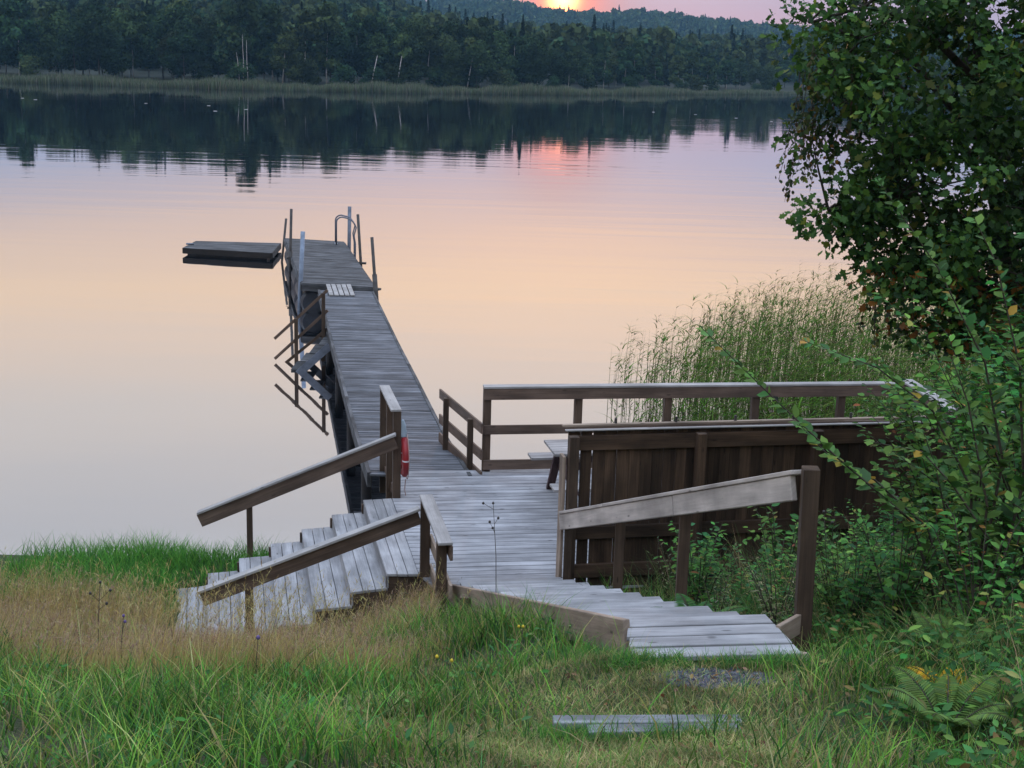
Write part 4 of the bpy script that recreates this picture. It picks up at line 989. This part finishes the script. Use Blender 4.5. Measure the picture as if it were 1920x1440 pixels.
for q in range(8):   # drooping plumes
    m_ = int(k.sum()); t = RNG.uniform(.9, 1.0, m_); bx = rx[k] + wind[k, 0] * t; by = ry_[k] + wind[k, 1] * t; bz = gz_[k] + hh_[k] * (t - .02)
    prt.append(blades(bx, by, bz, RNG.uniform(.02, .12, m_), np.stack([RNG.uniform(.06, .26, m_), RNG.normal(0, .05, m_)], 1), RNG.uniform(.006, .012, m_), pal(m_, [(.12, .085, .055), (.085, .06, .04)], [1, 1]), 2))
V, F, C = join(prt)
tag(np_mesh('reed_bed', V, F, C, REEDM), 'dense bed of tall green reeds with drooping plumes beyond the deck railing', 'reeds', kind='stuff')

# ------------------------------------------------------------------ oak with a crown reaching in from the right
ELL = [((3.50, 12.5, 6.08), (1.02, 1.3, .90), 27), ((2.84, 12.3, 6.2), (.42, .7, .48), 9), ((2.60, 12.4, 5.95), (.20, .4, .45), 4), ((3.78, 12.3, 5.02), (.93, 1.2, .83), 26), ((3.44, 12.1, 4.53), (.40, .6, .44), 7), ((4.27, 12.2, 4.46), (.60, .9, .44), 10), ((2.95, 12.3, 4.93), (.38, .4, .20), 7), ((3.25, 12.0, 4.35), (.30, .4, .30), 5), ((3.9, 12.0, 4.25), (.6, .6, .3), 8), ((4.3, 11.8, 3.85), (.7, .6, .45), 8), ((3.62, 12.0, 4.0), (.3, .4, .2), 3), ((4.40, 12.7, 5.65), (.62, 1.1, .95), 14), ((2.55, 12.5, 6.55), (.24, .4, .16), 3), ((3.18, 12.3, 5.24), (.45, .7, .50), 8), ((4.9, 12.6, 6.2), (.8, 1.2, 1.2), 14), ((3.9, 12.8, 7.3), (1.3, 1.3, .6), 20), ((4.3, 12.4, 6.65), (.8, .9, .45), 15), ((3.3, 12.4, 6.75), (.6, .8, .3), 8), ((4.75, 11.7, 4.6), (.55, .6, 1.0), 12), ((3.9, 11.9, 5.5), (.9, .6, .7), 16)]
oak = thing('oak_tree', (5.1, 12.0, float(ground(5.1, 12.0))), 'big dark-leaved tree whose crown hangs in from the right edge', 'tree')
rg = np.random.default_rng(21); cen, rad = [], []
for c, r_, k in ELL:
    d = rg.normal(0, 1, (k, 3)); d /= np.linalg.norm(d, axis=1, keepdims=True)
    cen.append(np.array(c) + d * np.array(r_) * (rg.uniform(.2, .95, (k, 1)) ** .6)); rad.append(rg.uniform(.18, .38, k))
cen = np.concatenate(cen); rad = np.concatenate(rad)
mb = MB(); zg = oak.location.z
mb.tube([(5.1, 12, zg - .3), (5.0, 12.05, zg + 1.0), (4.75, 12.2, zg + 2.2), (4.4, 12.4, 4.6), (4.1, 12.5, 5.6), (3.9, 12.6, 7.0)], [.20, .16, .13, .08, .04, .015], 10)
limbs = [((4.4, 12.4, 4.6), (3.9, 12.2, 4.9), (3.3, 12.1, 5.1), (2.75, 12.3, 4.95)), ((4.3, 12.45, 5.0), (3.8, 12.4, 5.7), (3.2, 12.4, 6.1), (2.75, 12.4, 6.2)), ((4.55, 12.3, 4.1), (4.0, 12.1, 4.4), (3.5, 12.1, 4.55), (3.15, 12.1, 4.5)), ((4.0, 12.55, 6.1), (3.5, 12.7, 6.6), (3.0, 12.6, 6.7), (2.5, 12.5, 6.55))]
for l in limbs: mb.tube(l, [.04, .03, .018, .008], 7)
nodes_ = np.array([p for l in limbs for p in l] + [(4.4, 12.4, 4.6), (4.1, 12.5, 5.6), (3.9, 12.6, 7.0)])
for c in cen:
    j = int(np.argmin(np.linalg.norm(nodes_ - c, axis=1))); a = Vector(nodes_[j]); b_ = Vector(c)
    mid = a.lerp(b_, .5) + Vector((random.uniform(-.06, .06), random.uniform(-.06, .06), random.uniform(0, .1)))
    mb.tube([a, mid, b_], [.014, .009, .004], 5, False)
mb.build('trunk', BARK, oak, smooth=True)
per = 100; n = len(cen) * per; pk = np.repeat(np.arange(len(cen)), per)
d = rg.normal(0, 1, (n, 3)); d /= np.linalg.norm(d, axis=1, keepdims=True)
pos = cen[pk] + d * (rad[pk] * rg.uniform(.15, 1.05, n) ** .7)[:, None]
ax = d * .6 + rg.normal(0, .6, (n, 3)) + np.array([-.15, -.1, -.25]); nr = rg.normal(0, .6, (n, 3)) + np.array([0, -.35, .8])
cb = np.clip(rg.normal(1, .38, len(cen)), .4, 2.0)[pk][:, None]
col = np.asarray([(.036, .090, .018), (.022, .062, .018), (.062, .130, .022), (.11, .14, .020)])[rg.choice(4, n, p=[.40, .34, .20, .06])] * cb * rg.normal(1, .15, (n, 1))
low = (pos[:, 2] < 4.5) & (rg.uniform(0, 1, n) < .16); col[low] = np.array([.20, .085, .018]) * rg.uniform(.5, 1.3, (int(low.sum()), 1))
V, F, C = place_leaves(pos, ax, nr, rg.uniform(.055, .105, n), np.clip(col, .003, .6), LOBE, LOBE_F, 1.1)
o = np_mesh('crown', V - np.array(oak.location), F, C, LEAF); o.parent = oak

# birch with hanging twigs left of and below the oak crown
birch = thing('birch_tree', (5.6, 13.3, 0.4), 'birch with fine hanging twigs and a few yellow leaves at the crown edge', 'birch tree')
mb = MB(); mb.tube([(5.6, 13.3, .2), (5.3, 13.2, 3), (4.6, 12.9, 5.2), (3.4, 12.6, 6.3), (2.7, 12.4, 6.5)], [.11, .09, .06, .03, .012], 8)
mb.tube([(4.6, 12.9, 5.2), (3.9, 12.6, 5.0), (3.5, 12.4, 4.6)], [.03, .02, .008], 6)
tw, lf = [], []
rq = random.Random(4)
def twig(x0, y0, z0, ln, dx):
    pts = [Vector((x0, y0, z0))]
    for k in range(1, 6): pts.append(Vector((x0 + dx * (k / 5) ** 1.2 + rq.uniform(-.015, .015), y0 + rq.uniform(-.02, .02), z0 - ln * k / 5)))
    mb.tube(pts, [.005, .004, .0035, .003, .0025, .002], 4, False)
    for k in range(int(ln * 46)):
        t = rq.uniform(.1, 1); i = min(int(t * 5), 4); p = pts[i].lerp(pts[i + 1], t * 5 - i)
        lf.append((p.x + rq.uniform(-.03, .03), p.y + rq.uniform(-.03, .03), p.z + rq.uniform(-.02, .02)))
for k in range(15): twig(2.42 + rq.uniform(-.05, .5), 12.2 + rq.uniform(-.3, .4), 6.35 + rq.uniform(-.35, .3) - .3 * rq.random(), rq.uniform(.5, 1.05), rq.uniform(-.14, .06))
for k in range(8): twig(2.35 + rq.uniform(0, .5), 12.2 + rq.uniform(-.2, .2), 5.75 + rq.uniform(-.1, .1), rq.uniform(.35, .55), rq.uniform(-.15, .0))
for k in range(16): twig(3.15 + rq.uniform(-.05, 1.3), 12.2 + rq.uniform(-.3, .4), 4.35 + rq.uniform(-.1, .25), rq.uniform(.3, .65), rq.uniform(-.12, .02))
mb.build('trunk', BARK, birch, smooth=True)
P = np.array(lf); n = len(P); col = pal(n, [(.040, .070, .022), (.060, .075, .022), (.20, .11, .018), (.07, .05, .022)], [6, 3, 1.1, 1.2])
V, F, C = place_leaves(P, np.stack([rg.normal(0, .6, n), rg.normal(0, .6, n), -np.abs(rg.normal(1, .5, n))], 1), rg.normal(0, 1, (n, 3)), rg.uniform(.032, .058, n), col, OVAL, OVAL_F, 1.5)
o = np_mesh('crown', V - np.array(birch.location), F, C, LEAF); o.parent = birch

# ------------------------------------------------------------------ shrubs, ferns and herbs on the right
def leaf_stems(stems, leaf_gap, size, cols, wts, wide=1.0, start=.2, droop=.25):
    mb = MB(); P, A, Nn_, S = [], [], [], []
    for pts, r0 in stems:
        pts = [Vector(p) for p in pts]; mb.tube(pts, [r0 * (1 - .8 * i / (len(pts) - 1)) for i in range(len(pts))], 5, False)
        L_ = [(pts[i + 1] - pts[i]).length for i in range(len(pts) - 1)]; T = sum(L_); s_ = T * start; side = 1
        while s_ < T:
            q = s_; i = 0
            while i < len(L_) - 1 and q > L_[i]: q -= L_[i]; i += 1
            p = pts[i].lerp(pts[i + 1], min(q / L_[i], 1)); d = (pts[i + 1] - pts[i]).normalized()
            lat = d.cross(Vector((random.uniform(-.5, .5), random.uniform(-.5, .5), 1))).normalized() * side
            a = lat * .8 + d * .55 + Vector((random.uniform(-.25, .25), random.uniform(-.25, .25), -droop))
            P.append(p); A.append(a); Nn_.append((random.uniform(-.5, .5), random.uniform(-.7, .3), 1)); S.append(size * random.uniform(.65, 1.15) * (1 - .45 * s_ / T)); side = -side; s_ += leaf_gap * random.uniform(.6, 1.4)
    n = len(P)
    return mb, place_leaves(np.array(P), np.array(A), np.array(Nn_), np.array(S), pal(n, cols, wts, .28), OVAL, OVAL_F, wide)
# sallow in the foreground: long wands with big oval leaves
sal = thing('sallow_bush', (2.75, 8.0, float(ground(2.75, 8.0))), 'foreground sallow bush with long bare wands and big oval leaves', 'bush')
zs0 = float(ground(2.75, 8.0)); B0 = (2.85, 8.0, zs0)
wands = [((2.75, 8.1, zs0), (2.45, 8.0, 3.5), (1.95, 8.0, 3.9), (1.55, 8.0, 4.25), (1.10, 8.0, 4.66)), (B0, (2.80, 8.05, 3.7), (2.50, 8.0, 4.2), (2.15, 8.0, 4.45), (1.70, 8.0, 4.60)),
         (B0, (2.95, 8.0, 3.9), (2.78, 8.0, 4.5), (2.45, 8.0, 5.05), (2.04, 8.0, 5.57)), ((2.9, 7.9, zs0), (3.05, 7.9, 3.8), (2.95, 7.9, 4.5), (2.75, 7.9, 5.1), (2.6, 7.9, 5.35)),
         (B0, (2.6, 8.2, 3.4), (2.25, 8.2, 3.7), (1.95, 8.2, 3.85), (1.75, 8.2, 4.05)), ((3.0, 8.1, zs0), (3.1, 8.1, 3.6), (2.85, 8.1, 4.1), (2.6, 8.1, 4.3), (2.25, 8.1, 4.3)),
         (B0, (2.9, 7.8, 3.4), (2.6, 7.8, 3.8), (2.4, 7.8, 4.0), (2.1, 7.8, 4.05)), ((3.1, 8.0, zs0), (3.2, 7.9, 4.2), (3.1, 7.9, 4.9), (2.9, 7.9, 5.3)), ((3.1, 8.0, zs0), (3.25, 7.8, 3.8), (3.1, 7.8, 4.3), (2.85, 7.8, 4.6))]
rs_ = random.Random(8)
for k in range(13):
    bx_ = rs_.uniform(2.75, 3.4); tx_ = rs_.uniform(2.25, 3.4); tz_ = rs_.uniform(3.6, 4.55); yy_ = rs_.uniform(7.7, 8.4); z0_ = float(ground(bx_, yy_))
    wands.append(((bx_, yy_, z0_), (bx_ * .8 + tx_ * .2 + .08, yy_, z0_ + .5 * (tz_ - z0_)), (bx_ * .45 + tx_ * .55, yy_, z0_ + .85 * (tz_ - z0_)), (tx_, yy_, tz_)))
mb, (V, F, C) = leaf_stems([(w_, .011) for w_ in wands], .024, .140, [(.046, .135, .034), (.070, .170, .036), (.034, .105, .036), (.24, .19, .03)], [5, 4, 4, .5], 1.3, .30, .1)
mb.build('stem', TWIG, sal, smooth=True); o = np_mesh('foliage', V - np.array(sal.location), F, C, LEAF_B); o.parent = sal

def shrub_proto(seed, h, spread, cols, wts, size, nst=13, gap=.05, wide=1.25):
    random.seed(seed); st = []
    for k in range(nst):
        a = random.uniform(0, 6.28); r_ = spread * random.uniform(.25, 1); hh = h * random.uniform(.6, 1.05)
        st.append((((random.uniform(-.08, .08), random.uniform(-.08, .08), -.05), (r_ * .35 * math.cos(a), r_ * .35 * math.sin(a), hh * .5), (r_ * .75 * math.cos(a), r_ * .75 * math.sin(a), hh * .88), (r_ * 1.05 * math.cos(a), r_ * 1.05 * math.sin(a), hh)), .006))
    mb, (V, F, C) = leaf_stems(st, gap * .85, size, cols, wts, wide, .04, .3)
    o = mb.build('stem', TWIG); me1 = o.data; bpy.data.objects.remove(o)
    return me1, np_mesh('foliage', V, F, C, LEAF_B, link=False)
SH = [(.045, .135, .028), (.028, .090, .028), (.066, .160, .030), (.17, .17, .04), (.17, .09, .03)]
PR = [shrub_proto(101, .75, .42, SH, [5, 5, 3, .6, .2], .105, 16, .033), shrub_proto(102, .95, .38, SH, [4, 6, 2, .4, .2], .12, 15, .038), shrub_proto(103, .55, .45, SH, [3, 3, 5, 1.6, .3], .09, 18, .028), shrub_proto(104, .8, .40, SH, [6, 3, 3, .3, .5], .11, 16, .034, .9), shrub_proto(105, .6, .35, [(.10, .12, .06), (.15, .13, .07), (.06, .09, .035)], [3, 2, 3], .075, 14, .035, .6)]
GB = 'bushes in the thicket right of the steps'
def shrub(k, x, y, sc, rz, label, group=GB):
    t = thing('bramble_bush', (x, y, float(ground(x, y)) - .02), label, 'bush', group); t.rotation_euler = (0, 0, rz); t.scale = (sc,) * 3
    for n_, me in zip(('stem', 'foliage'), PR[k]):
        o = bpy.data.objects.new(n_, me); COL.objects.link(o); o.parent = t
PR.append(shrub_proto(111, 2.2, 1.25, SH, [5, 5, 4, .4, .2], .135, 60, .036, 1.25)); PR.append(shrub_proto(112, 1.8, 1.15, SH, [4, 6, 3, .4, .2], .125, 56, .034, 1.15))
for k, x_, y_, sc_, lb in ((5, 3.75, 11.0, 1.0, 'tall leafy bush covering the right end of the dark fence'), (6, 4.55, 11.2, 1.15, 'tall leafy bush at the right edge below the big tree'), (6, 3.75, 9.5, .85, 'tall leafy bush behind the foreground wands near the right edge'), (5, 4.45, 9.9, 1.0, 'tallest leafy bush at the right edge of the picture'), (6, 3.25, 10.9, .50, 'leafy bush before the fence between the tall post and the right edge'), (6, 4.9, 10.6, 1.35, 'tallest bush in the corner between fence and big tree'), (5, 4.1, 10.3, 1.1, 'broad tall bush in the middle of the row before the fence')):
    shrub(k, x_, y_, sc_, x_ * 5, lb, 'tall bushes at the right end of the fence')
rb = random.Random(77)
spots = []
for k in range(900):
    y_ = rb.uniform(5.6, 12.6); x_ = rb.uniform(1.5, 5.6)
    lim = xr(y_) + (.50 if y_ > 8 else .85) + (.8 if y_ < 6.6 else 0)
    if y_ > 9 and x_ < xr(y_) + .35 + .55 * (y_ - 9) / 3.5: continue
    if x_ < lim or abs(x_ / y_) > .47: continue
    if all((x_ - a) ** 2 + (y_ - b_) ** 2 > .35 ** 2 for a, b_ in spots): spots.append((x_, y_))
for i, (x_, y_) in enumerate(spots):
    zone = 'green leafy bush crowded against the dark fence' if y_ > 10.3 else ('green leafy bush in the thicket beside the tall right-hand post' if y_ > 7.6 else 'low green bush in the bottom right corner of the thicket')
    shrub(rb.choice([0, 0, 1, 1, 2, 3, 3, 4]) if y_ > 7.4 else rb.choice([2, 4, 0, 3]), x_, y_, rb.uniform(.75, 1.15) * (1 if y_ > 7.4 else .62), rb.uniform(0, 6.28), zone)

def fern_proto(seed, n_fr, ln, cols, wts):
    random.seed(seed); P, A, Nn_, S = [], [], [], []; mb = MB()
    for k in range(n_fr):
        a = k / n_fr * 6.28 + random.uniform(-.3, .3); L_ = ln * random.uniform(.75, 1.1); pts = []
        for q in range(9):
            t = q / 8; pts.append(Vector((math.cos(a) * L_ * .72 * t ** 1.1, math.sin(a) * L_ * .72 * t ** 1.1, L_ * (1.25 * t - .72 * t * t))))
        mb.tube(pts, [.005 * (1 - .8 * q / 8) for q in range(9)], 4, False)
        for q in range(34):
            t = .12 + .87 * q / 34; i = min(int(t * 8), 7); p = pts[i].lerp(pts[i + 1], t * 8 - i); d = (pts[i + 1] - pts[i]).normalized(); lat = d.cross(Vector((0, 0, 1))).normalized()
            wd = L_ * .24 * math.sin(min(1, (1 - t) * 1.25 + .05) * math.pi * .5) * (.6 if t < .22 else 1)
            for s_ in (1, -1):
                P.append(p); A.append(lat * s_ + d * .35 + Vector((0, 0, -.15))); Nn_.append((d.x * -.3, d.y * -.3, 1)); S.append(wd)
    n = len(P); V, F, C = place_leaves(np.array(P), np.array(A), np.array(Nn_), np.array(S), pal(n, cols, wts, .12), OVAL, OVAL_F, .26)
    o = mb.build('stem', TWIG); me = o.data; bpy.data.objects.remove(o)
    return me, np_mesh('fronds', V, F, C, LEAF_B, link=False)
FP = [fern_proto(201, 8, .55, [(.055, .125, .034), (.07, .15, .035)], [1, 1]), fern_proto(202, 7, .6, [(.045, .115, .040), (.06, .14, .035)], [1, 1]), fern_proto(203, 8, .4, [(.34, .22, .015), (.26, .20, .02)], [2, 1])]
for k, x_, y_, s_, lb in [(1, 1.30, 8.75, .8, 'bright green fern under the handrail beside the near steps'), (0, 3.05, 10.2, 1.1, 'large green fern in front of the dark fence'), (1, 3.5, 9.6, 1.0, 'broad fern among the bushes near the right edge'), (0, 2.02, 5.80, .85, 'light green fern at the bottom right of the path'), (2, 2.22, 6.40, .75, 'small fern turned yellow at the bottom right'), (1, 2.55, 5.95, .7, 'dark green fern in the bottom right corner'), (0, 2.45, 7.2, .7, 'mid green fern right of the tall post'), (1, 1.15, 9.4, .55, 'small fern close to the steps under the handrail')]:
    t = thing('fern', (x_, y_, float(ground(x_, y_)) - .01), lb, 'fern'); t.scale = (s_,) * 3; t.rotation_euler = (0, 0, x_ * 7)
    for n_, me in zip(('stem', 'fronds'), FP[k]):
        o = bpy.data.objects.new(n_, me); COL.objects.link(o); o.parent = t

# dry stalks and flowers
def stalk(x, y, h, lean, label, heads, hr=.011, hc=None, name='dry_stalk', cat='plant'):
    z = float(ground(x, y)); t = thing(name, (x, y, z), label, cat); mb = MB()
    top = Vector((x + lean, y, z + h)); mid = Vector((x + lean * .3, y, z + h * .55))
    mb.tube([(x, y, z - .02), mid, top], [.0038, .003, .0022], 5); hd = []
    for k in range(heads):
        q = random.uniform(.62, .98) if k else 1.0; p = mid.lerp(top, (q - .55) / .45); e = p + Vector((random.uniform(-.10, .10), random.uniform(-.04, .04), random.uniform(.04, .10)))
        if k == 0: e = top
        mb.tube([p, e], .002, 4); hd.append(e)
    mb.build('stem', TWIG, t, smooth=True)
    for e in hd:
        me = MB(); me.tube([e + Vector((0, 0, -hr)), e + Vector((0, 0, -hr * .5)), e + Vector((0, 0, hr * .4)), e + Vector((0, 0, hr * 1.1))], [hr * .5, hr, hr * .95, hr * .35], 8); me.build('flower_head', hc or STEEL_D, t, smooth=True)
random.seed(12)
PURP = plain('purple_petal', (.12, .08, .22), .7); YEL = plain('yellow_petal', (.62, .46, .03), .7)
stalk(-.08, 11.15, 1.05, -.05, 'tall dark knapweed stalk with seed heads standing before the deck', 5)
stalk(-1.50, 7.75, .36, .02, 'single blue-purple flower in the grass left of centre', 1, .013, PURP, 'wildflower', 'flower')
stalk(-2.52, 8.45, .45, .03, 'small purple flower in the dry grass at the left', 2, .010, PURP, 'wildflower', 'flower')
stalk(-.33, 7.35, .22, .03, 'yellow flower spike in the green grass below the deck corner', 2, .010, YEL, 'wildflower', 'flower')
stalk(.10, 8.0, .25, .01, 'yellow flower in the grass beside the side board', 2, .009, YEL, 'wildflower', 'flower')
stalk(-3.0, 9.5, .7, .04, 'thin dark dock stalk at the far left of the tan grass', 4)
stalk(2.75, 9.2, 1.0, -.06, 'dark dry stalk rising in the thicket below the fern', 3, .012)
stalk(2.2, 8.9, .95, -.08, 'bare dark stalk among bushes right of the tall post', 2, .010)
stalk(3.0, 8.2, .8, .05, 'dark thistle stalk near the right edge of the thicket', 3, .012)

# ------------------------------------------------------------------ evening haze
HAZE = 0.00019
m, nt, b = new_mat('evening_haze'); nt.nodes.remove(b)
pv = node(nt, 'ShaderNodeVolumePrincipled', Density=HAZE, Anisotropy=.2); pv.inputs['Color'].default_value = (.34, .68, 1.0, 1)
nt.links.new(pv.outputs[0], nt.nodes['Material Output'].inputs['Volume'])
x0, x1, y0, y1, z0, z1 = -700, 800, -20, 1600, -24, 110
vv = [(x0, y0, z0), (x1, y0, z0), (x1, y1, z0), (x0, y1, z0), (x0, y0, z1), (x1, y0, z1), (x1, y1, z1), (x0, y1, z1)]
o = np_mesh('haze', vv, [np.array([(3, 2, 1, 0), (4, 5, 6, 7), (0, 1, 5, 4), (1, 2, 6, 5), (2, 3, 7, 6), (3, 0, 4, 7)])], None, m)
tag(o, 'thin blue evening haze over the lake and far wood', 'haze', kind='stuff')

cy = SC.cycles
cy.use_denoising = True
cy.max_bounces = 6; cy.diffuse_bounces = 2; cy.glossy_bounces = 3; cy.transmission_bounces = 3; cy.volume_bounces = 0; cy.transparent_max_bounces = 4
cy.caustics_reflective = False; cy.caustics_refractive = False
